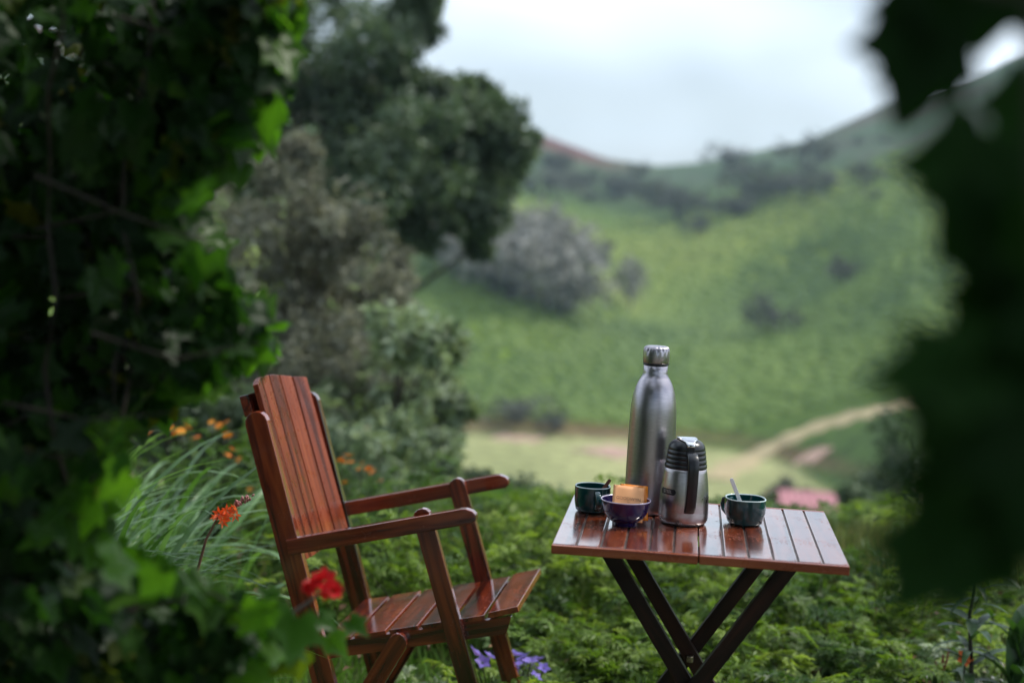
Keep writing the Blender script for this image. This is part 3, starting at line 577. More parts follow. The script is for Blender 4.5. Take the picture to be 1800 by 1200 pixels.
flowering('violet_plant', 'violet blue flowers on a low plant under the chair seat', 3.7, [(905, 1152), (922, 1158), (932, 1165), (945, 1160), (915, 1170), (935, 1178), (905, 1185), (940, 1190), (920, 1192), (950, 1195), (835, 1150), (860, 1155), (848, 1165), (885, 1160), (900, 1175), (955, 1175)], FL_VI, .07, 403, M_SAGE, 1.6, 16)

# strap-leaved grass with the vermilion flower spike
def blade_me(L_, wd, arch, seed):
    rg = np.random.default_rng(seed); n = 13; t = np.linspace(0, 1, n); ang = R(82) - arch * t ** 1.35; dx = np.cos(ang); dz = np.sin(ang); x = np.concatenate([[0], np.cumsum(dx[:-1])]) * L_ / n; z = np.concatenate([[0], np.cumsum(dz[:-1])]) * L_ / n
    w_ = wd * (np.minimum(1, t * 6 + .4)) * (1 - t ** 3) * .5; V, F = [], []
    for i in range(n): V += [(x[i], -w_[i], z[i] + .12 * w_[i]), (x[i], 0, z[i] - w_[i] * .25), (x[i], w_[i], z[i] + .12 * w_[i])]
    for i in range(n - 1):
        for k in range(2): F.append((i * 3 + k, i * 3 + k + 1, i * 3 + 4 + k, i * 3 + 3 + k))
    me = np_me('blade', V, np.array(F), smooth=True); me.materials.append(M_BLADE); return me
BL = [blade_me(L_, wd, R(a), s) for s, (L_, wd, a) in enumerate([(1.0, .016, 95), (1.05, .014, 110), (.85, .015, 75), (.95, .018, 120), (.75, .013, 60), (1.15, .015, 100)])]
rg = np.random.default_rng(17)
def strap_clump(x, y, n, label, amin, amax):
    e = empty('strap_grass', (x, y, 0), 0, label, 'grass clump', 'strap leaved clumps left of the chair')
    for k in range(n):
        o = link('blade', BL[rg.integers(len(BL))], None, e); o.location = (rg.normal() * .13, rg.normal() * .12, -.02); o.rotation_euler = (rg.normal() * .2, rg.normal() * .2, rg.uniform(amin, amax)); s = rg.uniform(.6, 1.02); o.scale = (s, s * 1.5, s)
    return e
strap_clump(-1.15, 3.5, 150, 'strap leaved grass clump arching toward the chair back', -1.2, 1.2)
strap_clump(-1.2, 4.1, 110, 'strap leaved grass clump further back behind the arching one', -1.6, 1.6)
strap_clump(-.90, 2.75, 34, 'sparse strap leaved grass clump nearest the red flower', -1.2, .6)
# flower spike: a thing of its own
p0 = at(360, 1000, 2.85); p0[2] = 0; pts_px = [(345, 1010), (362, 948), (385, 905), (410, 890), (440, 876)]
sp = empty('crocosmia', tuple(p0), 0, 'thin stalk of vermilion tubular flowers arching left of chair', 'flower')
pp = np.array([p0 * 1.0] + [at(a, b, 2.85) for a, b in pts_px]) - p0
link('stem', np_me('stem', *tube_np(pp, np.linspace(.004, .0012, len(pp)), 6), smooth=True), plain('spike_stem', (.16, .08, .05), .6, 0, .3, 50), sp)
for (a, b, s_) in [(385, 902, 1.0), (394, 908, 1.1), (398, 897, .9), (404, 912, .9), (414, 903, .9), (378, 908, .6), (418, 896, .8), (390, 915, .9)]:
    put(FL_CR, 'flower', at(a, b, 2.84 + random.uniform(-.015, .015)) - p0, sp, s_ * .8, (random.uniform(1.2, 2.2), random.uniform(-.4, .4), random.uniform(-1, 1)))
bud, _bf = lathe_me('bud', [(0, 0), (.003, .004), (.0035, .01), (0, .016)], 8), 0; bud.materials.append(plain('pink_bud', (.42, .16, .15), .5))
for k in range(12):
    t_ = k / 11; put(bud, 'bud', at(416 + 26 * t_, 890 - 14 * t_ + (-1) ** k * 3, 2.85) - p0, sp, 1 - t_ * .4)

# lily-like plants at lower right
def lance_me(L_, wd, droop):
    n = 9; t = np.linspace(0, 1, n); ang = R(35) - droop * t; x = np.concatenate([[0], np.cumsum(np.cos(ang[:-1]))]) * L_ / n; z = np.concatenate([[0], np.cumsum(np.sin(ang[:-1]))]) * L_ / n; w_ = wd * np.sin(np.pi * np.clip(t * .93 + .05, 0, 1)) ** .8 * .5; V, F = [], []
    for i in range(n): V += [(x[i], -w_[i], z[i] + w_[i] * .3), (x[i], 0, z[i]), (x[i], w_[i], z[i] + w_[i] * .3)]
    for i in range(n - 1):
        for k in range(2): F.append((i * 3 + k, i * 3 + k + 1, i * 3 + 4 + k, i * 3 + 3 + k))
    me = np_me('leaf', V, np.array(F), smooth=True); me.materials.append(M_LILY); return me
LM = [lance_me(.12, .018, R(70)), lance_me(.10, .02, R(95)), lance_me(.14, .017, R(60)), lance_me(.09, .024, R(40))]
def leafy_stem(name, label, px, py_top, Y, nl, seed, straight=0.0, leafs=LM, low=.1, sc=1.0):
    rg = random.Random(seed); tp = at(px, py_top, Y); e = empty(name, (tp[0], tp[1], float(ground_z(tp[0], tp[1]))), 0, label, 'plant'); h = tp[2] - e.location.z
    link('stem', np_me('stem', *tube_np([(0, 0, -.02), (.008, 0, h * .4), (-.006, .01, h * .75), (0, 0, h)], [.007, .006, .005, .003], 7), smooth=True), M_STEM, e)
    for k in range(nl):
        t_ = low + (1 - low) * k / (nl - 1); o = link('leaf', leafs[rg.randrange(len(leafs))], None, e); o.location = (0, 0, h * t_); o.rotation_euler = (0, rg.uniform(-.2, .5) - straight, k * 2.4 + rg.uniform(-.3, .3)); s = sc * rg.uniform(.8, 1.25) * (1.0 if t_ < .8 else .7); o.scale = (s, s, s)
    return e
leafy_stem('lily', 'upright dark leafy lily stem under the right vine leaves', 1716, 1005, 3.6, 40, 3, 0, LM, .05, 1.25)
e = leafy_stem('lance_plant', 'clump of broad upright lance leaves right of the lily stem', 1790, 1130, 3.6, 14, 5, 1.0, LM, .02, 2.4)
fl = at(1696, 1155, 3.6); e = empty('orange_flower', (fl[0], fl[1], 0), 0, 'single small vermilion flower on a stalk before the lily', 'flower')
link('stem', np_me('stem', *tube_np([(0, .05, 0), (.01, .02, fl[2] * .6), (0, 0, fl[2])], [.003, .003, .002], 5)), M_STEM, e)
h_ = flower_me('petals', 5, .022, .022, .15); h_.materials.append(M_CROC); o = link('petals', h_, None, e); o.location = (0, 0, fl[2]); o.rotation_euler = (1.2, .2, 0)
cme = lathe_me('flower_centre', [(0, 0), (.004, .001), (.003, .004), (0, .005)], 8); cme.materials.append(M_DOOR); o = link('flower_centre', cme, None, e); o.location = (0, -.002, fl[2]); o.rotation_euler = (1.2, .2, 0)
flowering('white_flower_plant', 'low plant with tiny white flowers at the bottom right corner', 3.75, [(1775, 1150), (1765, 1168), (1730, 1180), (1780, 1183), (1745, 1190), (1760, 1195), (1790, 1170), (1795, 1188), (1700, 1195), (1630, 1188), (1640, 1195), (1755, 1178), (1720, 1198)], FL_WH, .15, 404, M_SAGE, 1.0, 24, .25)
rs = at(1658, 1150, 3.75); e = empty('red_sapling', (rs[0], rs[1], 0), 0, 'small russet forked sapling left of the vermilion flower', 'plant')
link('stem', np_me('stem', *join_np([tube_np([(0, 0, 0), (.0, 0, rs[2] * .7), (0, 0, rs[2])], [.006, .005, .003], 6), tube_np([(0, 0, rs[2] * .7), (.012, 0, rs[2] * .95), (.014, 0, rs[2] * 1.1)], [.003, .003, .002], 6), tube_np([(0, 0, rs[2] * .6), (-.012, 0, rs[2] * .8), (-.02, 0, rs[2] * .9)], [.003, .003, .002], 6)])), plain('russet_bark', (.22, .06, .04), .6), e)

# ------------------------------------------------------------------ the chair (local x: forward, y: away from camera)
ch = empty('folding_armchair', (-.047, 3.15, 0), R(-9), 'reddish brown varnished wooden folding armchair with slatted seat and back', 'chair')
VW = .42   # overall width between the outer faces of the posts
def screw(parent_part, loc_chair, r=.008, face=-1):
    """small domed bolt head; loc in chair space"""
    me = lathe_me('screw', [(0, .0028), (r * .55, .0026), (r * .6, .0012), (r * .85, .0012), (r, 0.0), (r, -.002), (0, -.002)], 16)
    o = link('screw', me, M_SCREW, parent_part); mw = Matrix.Translation(loc_chair) @ Matrix.Rotation(R(90) if face < 0 else R(-90), 4, 'X')
    o.matrix_local = parent_part.matrix_local.inverted() @ mw
def side_plank(name, p, q, wd, thick, v, r0=False, r1=False, mat=M_CHAIR, ext0=0, ext1=0):
    p = Vector((p[0], v, p[1])); q = Vector((q[0], v, q[1])); d = (q - p).normalized(); p = p - d * ext0; q = q + d * ext1; l = (q - p).length
    return plank(name, stadium(l, wd, r0, r1), thick, p, d, Vector((-d.z, 0, d.x)), mat, ch, .0025)
for v, vs, fc in ((.012, 0, -1), (VW - .012, VW, 1)):
    post = side_plank('back_post', (-.29, .0), (-.546, .842), .054, .024, v, False, True)
    screw(post, (-.372, v + fc * .012, .278), face=fc)
    if fc > 0: screw(post, (-.450, v - .012, .53), face=-1)
for va in (-.0135, VW + .0135):
    o_ = Vector((-.447, va, .5385)); d = Vector((.436, 0, .111)).normalized(); l = .4485; hh = .0185
    ol = [(0, -hh), (l - .012, -hh), (l - .002, -hh + .006), (l, 0), (l - .006, hh - .010), (l - .02, hh - .002), (l - .034, hh), (0, hh)]
    plank('armrest', ol, .027, o_, d, Vector((-d.z, 0, d.x)), M_CHAIR, ch, .003)
for v, fc in ((.011, -1), (VW - .011, 1)):
    lg = side_plank('front_leg', (.0633, 0), (-.1465, .647), .044, .022, v, False, True)
    screw(lg, (-.058, v + fc * .011, .349), face=fc)
    if fc > 0: screw(lg, (-.140, v - .011, .627), face=-1)
    br = side_plank('brace', (-.315, .09), (-.176, .352), .044, .020, v - fc * .0008, True, True)
    screw(br, (-.181, v - fc * .0008 + fc * .010, .328), face=fc)
sd_ = Vector((.424, 0, .099)).normalized(); sn = Vector((-sd_.z, 0, sd_.x))
for v in (.034, VW - .034):
    o_ = Vector((-.352, v, .274)); l = .436
    ol = [(0, 0), (l - .012, 0), (l + .006, .036), (l + .004, .038), (0, .038)]
    plank('seat_rail', ol, .022, o_, sd_, sn, M_DARKWOOD if False else M_CHAIR, ch, .0015)
edges = [-.372, -.298, -.2155, -.140, -.0625, .0135, .090]
for i in range(6):
    a, b2 = edges[i] + .0045, edges[i + 1] - .0045; cu_ = (a + b2) / 2; cz = .3335 + (cu_ + .295) * .2485 + (.006 if i == 5 else 0) - .0065
    ax = Vector((0, 1, 0)); tl = math.radians(14 + (3 if i == 5 else 0) + (-2 if i == 0 else 0)); fx = Vector((math.cos(tl), 0, math.sin(tl))); wd = (b2 - a) / math.cos(tl)
    plank('seat_slat', [(0, -wd / 2), (VW - .050, -wd / 2), (VW - .050, wd / 2), (0, wd / 2)], .0135, Vector((cu_, .025, cz)), ax, -fx, M_CHAIR, ch, .0016)
# back panel: five slats with an arched top
pd = Vector((-.130, 0, .401)).normalized(); pb = Vector((-.4375, 0, .500)); sv = np.linspace(.028, VW - .028, 6)
def arch(v): return float(np.interp(v, [.03, .045, .09, .15, .21, .27, .33, .375, .39], [.416, .424, .430, .431, .427, .418, .407, .400, .396]))
pn = Vector((pd.z, 0, -pd.x)); BR = .80     # the back is gently curved round the sitter
for i in range(5):
    a, b2 = sv[i] + .0034, sv[i + 1] - .0034; vc = (a + b2) / 2; th_ = (vc - VW / 2) / BR; vs_ = np.linspace(a, b2, 5)
    lat = Vector((0, math.cos(th_), 0)) + pn * math.sin(th_); o_ = pb + Vector((0, vc, 0)) + pn * (BR * (1 - math.cos(th_)) - .006)
    low = lambda q: -.005 - .012 * (1 - ((q - VW / 2) / .18) ** 2)
    ol = [(low(a), a - vc), (low(b2), b2 - vc)] + [(arch(q), q - vc) for q in vs_[::-1]]
    plank('back_slat', ol, .013, o_, pd, lat, M_SLAT, ch, .0018)
pn = Vector((-pd.z, 0, pd.x)) * -1
for k, (s_, wd) in enumerate([(.375, .05), (.06, .05)]):
    o_ = pb + pd * s_ + Vector((-.0195 * pd.z, 0, -.0195 * -pd.x)) + Vector((0, .0255, 0))
    plank('cross_rail', [(0, -wd / 2), (VW - .051, -wd / 2), (VW - .051, wd / 2), (0, wd / 2)], .022, o_, Vector((0, 1, 0)), pd, M_CHAIR, ch, .002)
plank('stretcher', [(0, -.015), (VW - .048, -.015), (VW - .048, .015), (0, .015)], .02, Vector((-.325, .024, .115)), Vector((0, 1, 0)), Vector((0, 0, 1)), M_CHAIR, ch)
plank('stretcher', [(0, -.015), (VW - .044, -.015), (VW - .044, .015), (0, .015)], .02, Vector((.03, .022, .105)), Vector((0, 1, 0)), Vector((0, 0, 1)), M_CHAIR, ch)

# ------------------------------------------------------------------ the table
tb = empty('folding_table', (.398, 2.87, 0), R(-7), 'small varnished folding table with grooved slatted top and crossed dark legs', 'table')
TW, TD, TZ = .553, .522, .70
half = TW / 2 - .0012; rail = .013
for sgn in (-1, 1):
    x0 = -TW / 2 if sgn < 0 else .0012; x1 = x0 + half; pitch = half / 6
    for yy in (-TD / 2 + rail / 2, TD / 2 - rail / 2):
        plank('edge_rail', [(0, -rail / 2), (half, -rail / 2), (half, rail / 2), (0, rail / 2)], .0165, (x0, yy, TZ - .0084), (1, 0, 0), (0, 1, 0), M_EDGE, tb, .002)
    plank('groove_board', [(0, -half / 2 + .001), (TD - 2 * rail - .001, -half / 2 + .001), (TD - 2 * rail - .001, half / 2 - .001), (0, half / 2 - .001)], .009, (x0 + half / 2, -TD / 2 + rail + .0005, TZ - .0078), (0, 1, 0), (-1, 0, 0), M_GROOVE, tb, 0)
    for k in range(6):
        g0 = .0 if k == 0 else .0022; g1 = .0 if k == 5 else .0022; a = x0 + pitch * k + g0; b2 = x0 + pitch * (k + 1) - g1; w_ = b2 - a
        jz = random.uniform(-.0004, .0004)
        plank('top_slat', [(0, -w_ / 2), (TD - 2 * rail - .0012, -w_ / 2), (TD - 2 * rail - .0012, w_ / 2), (0, w_ / 2)], .0066, ((a + b2) / 2, -TD / 2 + rail + .0006, TZ + .0004 - .0035 + jz), (0, 1, 0), (-1, 0, 0), M_TABLE, tb, .0016)
for yy in (-.14, .10):
    plank('batten', [(-.175, .014), (-.185, .004), (-.18, -.012), (.178, -.012), (.19, -.004), (.186, .012), (.176, .014)], .03, (0, yy + .022, TZ - .0315), (1, 0, 0), (0, 0, 1), M_DARKWOOD, tb, .002)
    dy = .012 if yy < 0 else -.012
    for sx, off in ((-1, 0), (1, -.0225)):
        p = Vector((sx * .176, yy + off * (1 if yy < 0 else -1), .672)); q = Vector((-sx * .263, yy + off * (1 if yy < 0 else -1), 0.0)); d = (q - p).normalized()
        lg = plank('leg', stadium((q - p).length, .031), .021, p, d, Vector((-d.z, 0, d.x)), M_DARKWOOD, tb, .0018)
    plank('bolt', stadium(.05, .014, True, True), .014, (0, yy - .026, .398), (0, 1, 0), (1, 0, 0), M_SCREW, tb, .002)
for x_, z_ in ((.19, .11), (-.19, .11)):
    plank('stretcher', stadium(.21, .026), .02, (x_, -.125, z_), (0, 1, 0), (0, 0, 1), M_DARKWOOD, tb, .002)

# ------------------------------------------------------------------ things on the table
TOP = TZ + .0006
def on_table(px, py): p = atz(px, py, TOP); return p
# tall bottle
p = on_table(1139, 898); k = .00119; bt = empty('steel_bottle', (p[0], p[1], TOP), 0, 'tall brushed steel vacuum bottle with ribbed screw cap', 'bottle')
pr = [(0, 0), (38, 0), (41.5, 1.5), (43, 6), (43.4, 40), (43.2, 90), (42.6, 125), (41.6, 160), (40.8, 185), (39.2, 200), (36.5, 215), (33, 226), (29.5, 234), (25.5, 241), (22.6, 246), (21.6, 251), (21.4, 264), (19.5, 265), (0, 265)]
link('body', lathe_me('body', [(a * k, b2 * k) for a, b2 in pr], 72), M_STEEL, bt)
o = link('seal_ring', lathe_me('seal_ring', [(a * k, b2 * k) for a, b2 in [(18, 264.6), (22.4, 264.6), (23.2, 265.5), (23.2, 267), (22.4, 268), (18, 268)]], 48), M_BLACK, bt)
def cap_me():
    n = 80; prof = [(0, 268.2), (23, 268.2), (23.6, 269.5), (23.6, 279), (23.6, 288), (23.4, 291), (22.5, 294.5), (20.5, 297), (17, 298.3), (0, 298.8)]; V, F = [], []
    for j in range(n):
        t_ = 2 * math.pi * j / n; dent = max(0, math.cos(16 * t_)) ** 3
        for i_, (r_, z_) in enumerate(prof):
            rr = r_ - (2.4 * dent if i_ in (5, 6) else 1.8 * dent if i_ == 7 else 0); V.append((rr * k * math.cos(t_), rr * k * math.sin(t_), z_ * k))
    kk = len(prof)
    for j in range(n):
        for i_ in range(kk - 1): a = j * kk + i_; b2 = ((j + 1) % n) * kk + i_; F.append((a, b2, b2 + 1, a + 1))
    bm = bmesh.new(); vv = [bm.verts.new(q) for q in V]
    for f in F: bm.faces.new([vv[q] for q in f])
    bmesh.ops.remove_doubles(bm, verts=bm.verts, dist=1e-6); return bm_me('cap', bm, True)
link('cap', cap_me(), M_STEEL, bt)
# vacuum jug with black handle
p = on_table(1200, 918); k = .00114; jr = R(-92 + 8); jg = empty('vacuum_jug', (p[0], p[1], TOP), 0, 'squat steel vacuum jug with black ribbed lid and handle', 'jug')
link('body', lathe_me('body', [(a * k, b2 * k) for a, b2 in [(0, 1.5), (38, 1.5), (42, 4), (44.2, 9), (44.8, 15), (44.9, 22), (44.6, 26), (44.7, 26.6), (44.2, 45), (43, 62), (41, 80), (38.8, 95), (37.6, 101), (36, 102), (0, 102)]], 72), M_STEEL2, jg)
link('base_ring', lathe_me('base_ring', [(a * k, b2 * k) for a, b2 in [(0, 0), (37, 0), (39.5, 1), (39.5, 2.4), (0, 2.4)]], 48), M_BLACK, jg)
cp = [(30, 101.5), (37.6, 101.5)]; 
for q in range(4):
    z0 = 102.5 + q * 8.2; r_a = 37.8 - q * 1.15; cp += [(r_a, z0), (r_a + .5, z0 + 1), (r_a - .2, z0 + 6.4), (r_a - 1.7, z0 + 7.2)]
cp += [(33.6, 136), (33.2, 139), (31, 144), (27, 148.6), (22, 151.5), (16, 153), (0, 153.6)]
link('lid', lathe_me('lid', [(a * k, b2 * k) for a, b2 in cp], 64), M_BLACK, jg)
hd = Vector((math.cos(jr), math.sin(jr), 0)); hs = Vector((-hd.y, hd.x, 0))
def sweep(name, pts, wds, ths, mat, par, d, s):
    """strap swept along pts (radial, z) with half width wds and half thickness ths"""
    bm = bmesh.new(); rings = []; n = len(pts)
    for i_, ((r_, z_), w_, h_) in enumerate(zip(pts, wds, ths)):
        a = Vector(pts[max(0, i_ - 1)]); b2 = Vector(pts[min(n - 1, i_ + 1)]); tg = (b2 - a).normalized(); nn = Vector((tg.y, -tg.x)); ring = []
        for q in range(12):
            an = 2 * math.pi * q / 12; e1 = abs(math.cos(an)) ** .5 * math.copysign(1, math.cos(an)); e2 = abs(math.sin(an)) ** .6 * math.copysign(1, math.sin(an))
            ring.append(bm.verts.new(d * ((r_ + nn.x * h_ * e2) * k) + s * (w_ * e1 * k) + Vector((0, 0, (z_ + nn.y * h_ * e2) * k))))
        rings.append(ring)
    for i_ in range(n - 1):
        for q in range(12): bm.faces.new((rings[i_][q], rings[i_][(q + 1) % 12], rings[i_ + 1][(q + 1) % 12], rings[i_ + 1][q]))
    bm.faces.new(rings[0][::-1]); bm.faces.new(rings[-1]); return link(name, bm_me(name, bm, True), mat, par)
sweep('handle', [(28, 128), (38, 131), (48, 130), (56, 125), (60, 116), (61, 100), (60, 80), (57.5, 60), (53, 42), (48, 32), (43, 29)], [9, 9, 9.5, 10, 10, 9.8, 9.6, 9.6, 9.8, 10, 9.6], [4.5, 4.5, 4.5, 4.5, 4.5, 4.2, 4.2, 4.2, 4.4, 4.6, 4.4], M_BLACK, jg, hd, hs)
sweep('thumb_lever', [(-20, 154.2), (-5, 155.2), (14, 154.4), (26, 151.5), (31, 147.5), (34, 143)], [16, 19, 16.5, 9, 7.5, 7], [1.0, 1.2, 1.2, 1.2, 1.4, 1.4], M_CHROME, jg, hd, hs)
plank('lever_slot', [(-6, 0), (6, 0), (6, 14), (-6, 14)] if False else [(-.008, -.0), (.008, 0), (.008, .018), (-.008, .018)], .012, hd * (29 * k) + Vector((0, 0, 127 * k)), hs, Vector((0, 0, 1)), M_BADGE, jg, .001)
def text_me(body, size, align='CENTER'):
    cu_ = bpy.data.curves.new('lettering', 'FONT'); cu_.body = body; cu_.size = size; cu_.align_x = align; cu_.align_y = 'CENTER'; cu_.resolution_u = 3
    o_ = bpy.data.objects.new('lettering', cu_); COL.objects.link(o_); dg = bpy.context.evaluated_depsgraph_get(); me = bpy.data.meshes.new_from_object(o_.evaluated_get(dg)); bpy.data.objects.remove(o_); return me
def wrap(me, a0, z0, rfun, lift):
    """wrap flat XY geometry round the jug at angle a0"""
    for v in me.vertices: zz_ = z0 + v.co.y; r_ = rfun(zz_) + lift + v.co.z; an = a0 + v.co.x / rfun(zz_); v.co = (r_ * math.cos(an), r_ * math.sin(an), zz_)
def jr_at(z): return np.interp(z / k, [22, 45, 62, 80, 95], [44.9, 44.2, 43, 41, 38.8]) * k
bm = bmesh.new(); ns = 40; W2, H2 = .021, .0062   # badge: a strip with round ends
top_ = []; bot_ = []
for i_ in range(ns + 1):
    xx = -W2 + 2 * W2 * i_ / ns; hh = H2 * math.sqrt(max(0.02, 1 - max(0, (abs(xx) - (W2 - H2)) / H2) ** 2)); top_.append(bm.verts.new((xx, hh, 0))); bot_.append(bm.verts.new((xx, -hh, 0)))
for i_ in range(ns): bm.faces.new((bot_[i_], bot_[i_ + 1], top_[i_ + 1], top_[i_]))
me = bm_me('badge', bm); A0 = jr - R(58); wrap(me, A0, 61 * k, jr_at, .0004); bd = link('badge', me, M_BADGE, jg)
me = text_me('STEEL', .0088); wrap(me, A0 + .02, 61 * k, jr_at, .0008); link('lettering', me, M_LIGHTINK, bd)
# mugs
def mug(name, px, py, kx, half_w, hgt, label, ha, sq, base):
    p = on_table(px, py); e = empty(name, (p[0], p[1], TOP), 0, label, 'mug', 'teal mugs on the table'); k_ = kx; r_ = half_w * k_; h = hgt * k_
    pr = [(0, .003), (r_ * base * .8, .003), (r_ * base * .86, 0), (r_ * base * .93, .0008), (r_ * (base + .06), h * .10), (r_ * (base + .10) if base < .92 else r_ * 1.0, h * .25), (r_ * 1.0, h * .5), (r_ * 1.005, h * .8), (r_, h * .965)]
    rim = [(r_, h * .965), (r_ * .995, h * .988), (r_ * .97, h), (r_ * .94, h * .99), (r_ * .925, h * .965)]
    inn = [(r_ * .925, h * .965), (r_ * .92, h * .6), (r_ * .9, h * .2), (r_ * .75, h * .1), (0, h * .09)]
    link('body', lathe_me('body', pr, 64, sq), M_TEAL, e); link('rim', lathe_me('rim', rim, 64, sq), M_TEALRIM, e); link('inside', lathe_me('inside', inn, 64, sq), M_TEAL, e)
    link('tea', lathe_me('tea', [(0, h * .5), (r_ * .91, h * .5)], 48, sq), M_TEA, e)
    d = Vector((math.cos(ha), math.sin(ha), 0)); s = Vector((-d.y, d.x, 0)); global k
    ks = k; k = 1.0
    sweep('handle', [(r_ * .97, h * .80), (r_ * 1.22, h * .83), (r_ * 1.46, h * .74), (r_ * 1.55, h * .55), (r_ * 1.45, h * .36), (r_ * 1.2, h * .24), (r_ * .97, h * .22)], [.0062] * 7, [.0045] * 7, M_TEAL, e, d, s); k = ks
    return e, r_, h
ml, rl, hl = mug('teal_mug', 1040, 898, .001216, 31, 46, 'teal glazed mug with brown stick, handle toward the camera', R(-80), 2.2, .86)
mrr, r2, h2 = mug('teal_mug', 1308, 920, .001208, 34.6, 46, 'wide teal glazed mug with white stick on the right slats', R(126), 2.5, .80)
def stick(name, px0, py0, bx, e, rad, h, wd, mat, label):
    """flat stirring stick leaning in a mug: tip seen at px0, crossing the rim at px1"""
    c = np.array(e.location); tip = at(px0, py0, c[1] - rad * .25); fl_ = c + np.array([bx * rad, -rad * .30, h * .14]); d = unit(fl_ - tip); n_ = float(np.linalg.norm(fl_ - tip)); a = Vector(tip); dd = Vector(d)
    o = plank(name, stadium(n_, wd, True, True), .0018, a, dd, dd.cross(Vector((0, -1, .2))), mat, None, .0005); tag(o, label, 'stirring stick', 'stirring sticks in the mugs')
stick('stirring_stick', 1073, 842, -.15, ml, rl, hl, .0075, M_STICK, 'brown wooden stirring stick leaning in the left mug')
stick('stirring_stick', 1285, 840, .12, mrr, r2, h2, .0080, M_WSTICK, 'white stirring stick standing in the right mug')
# blue bowl
p = on_table(1098, 922); kb = .001166; rb, hb = 44 * kb, 46 * kb; bw = empty('blue_bowl', (p[0], p[1], TOP), 0, 'small cobalt blue glazed bowl holding orange tea sachets', 'bowl')
link('body', lathe_me('body', [(0, .003), (rb * .42, .003), (rb * .45, 0), (rb * .50, .001), (rb * .50, hb * .13), (rb * .56, hb * .16), (rb * .76, hb * .32), (rb * .89, hb * .55), (rb * .945, hb * .8), (rb * .985, hb * .955)], 64), M_BLUE, bw)
link('rim', lathe_me('rim', [(rb * .985, hb * .955), (rb * 1.0, hb * .98), (rb * .985, hb), (rb * .955, hb * .99), (rb * .945, hb * .965)], 64), M_BLUERIM, bw)
link('inside', lathe_me('inside', [(rb * .945, hb * .965), (rb * .90, hb * .75), (rb * .82, hb * .5), (rb * .62, hb * .26), (rb * .3, hb * .16), (0, hb * .15)], 64), M_BLUE, bw)
# tea sachets standing in the bowl
def sachet(label, p3, axx, ayy, mat, w_, h_, letter=False):
    ax, ay = Vector(axx).normalized(), Vector(ayy); ay = (ay - ax * ay.dot(ax)).normalized(); n_ = ax.cross(ay); bm = bmesh.new(); nx, ny = 10, 10; gr = {}
    for sd2 in (1, -1):
        for i_ in range(nx + 1):
            for j_ in range(ny + 1):
                u_, v_ = i_ / nx, j_ / ny; b_ = .0022 * (math.sin(math.pi * u_) * math.sin(math.pi * v_)) ** .5 if 0 < i_ < nx and 0 < j_ < ny else .0004
                b_ += .0005 * math.sin(9 * u_ + 4 * v_); gr[sd2, i_, j_] = bm.verts.new(((u_ - .5) * w_, v_ * h_, sd2 * b_))
    for sd2 in (1, -1):
        for i_ in range(nx):
            for j_ in range(ny): f = [gr[sd2, i_, j_], gr[sd2, i_ + 1, j_], gr[sd2, i_ + 1, j_ + 1], gr[sd2, i_, j_ + 1]]; bm.faces.new(f if sd2 > 0 else f[::-1])
    ring = [(i_, 0) for i_ in range(nx)] + [(nx, j_) for j_ in range(ny)] + [(i_, ny) for i_ in range(nx, 0, -1)] + [(0, j_) for j_ in range(ny, 0, -1)]
    for a, b2 in zip(ring, ring[1:] + ring[:1]): bm.faces.new((gr[1, a[0], a[1]], gr[-1, a[0], a[1]], gr[-1, b2[0], b2[1]], gr[1, b2[0], b2[1]]))
    o = link('tea_sachet', bm_me('tea_sachet', bm, True), mat); mw = Matrix.Identity(4)
    for q in range(3): mw[q][0] = ax[q]; mw[q][1] = ay[q]; mw[q][2] = n_[q]; mw[q][3] = p3[q]
    o.matrix_world = mw; tag(o, label, 'tea sachet', 'tea sachets in the blue bowl')
    if letter:
        for txt, sz, yy in (('GOODWYN', .0092, .62), ('TEA', .0035, .53)):
            me = text_me(txt, sz)
            for v in me.vertices: v.co = (v.co.x, v.co.y + yy * h_, .0033 + v.co.z)
            link('lettering', me, M_INK, o)
    return o
q = Vector((p[0], p[1], TOP))
sachet('pale orange paper tea sachet with brown lettering, front one in bowl', q + Vector((.002, -.022, .013)), (1, .06, -.10), (.26, .55, .9), M_SACHET, .064, .074, True)
sachet('bright orange foil tea sachet behind the pale one', q + Vector((.018, -.006, .013)), (1, .25, -.10), (.26, .48, .9), M_SACHET2, .060, .072)

# ------------------------------------------------------------------ creeper on the left, and the leaves close by on the right
def lobed_leaf(size, seed, mat, curl=.25, lobes=None):
    """five-lobed leaf, stalk at the origin, growing along +X, upper side +Z"""
    rg = np.random.default_rng(seed)
    prof = lobes or [(-178, .10), (-150, .50), (-128, .62), (-105, .52), (-80, .60), (-62, .80), (-42, .58), (-22, .68), (0, 1.06), (22, .68), (42, .58), (62, .80), (80, .60), (105, .52), (128, .62), (150, .50), (178, .10)]
    cx = .42; V = [(0, 0, 0)]
    for a, r_ in prof:
        r_ *= .58 * rg.uniform(.93, 1.07); V.append((cx + r_ * math.cos(R(a)), r_ * math.sin(R(a)) * 1.05, 0))
    V[0] = (cx * .75, 0, 0); V = np.array(V) * size
    V[:, 2] = -curl * (V[:, 0] ** 2) / size * .6 + .22 * np.abs(V[:, 1]) - .35 * V[:, 1] ** 2 / size + rg.normal(size=len(V)) * size * .018
    n = len(prof); F = [(0, i_, i_ + 1) for i_ in range(1, n)]
    # stalk
    me = np_me('leaf', V, np.array(F), smooth=True); me.materials.append(mat); return me
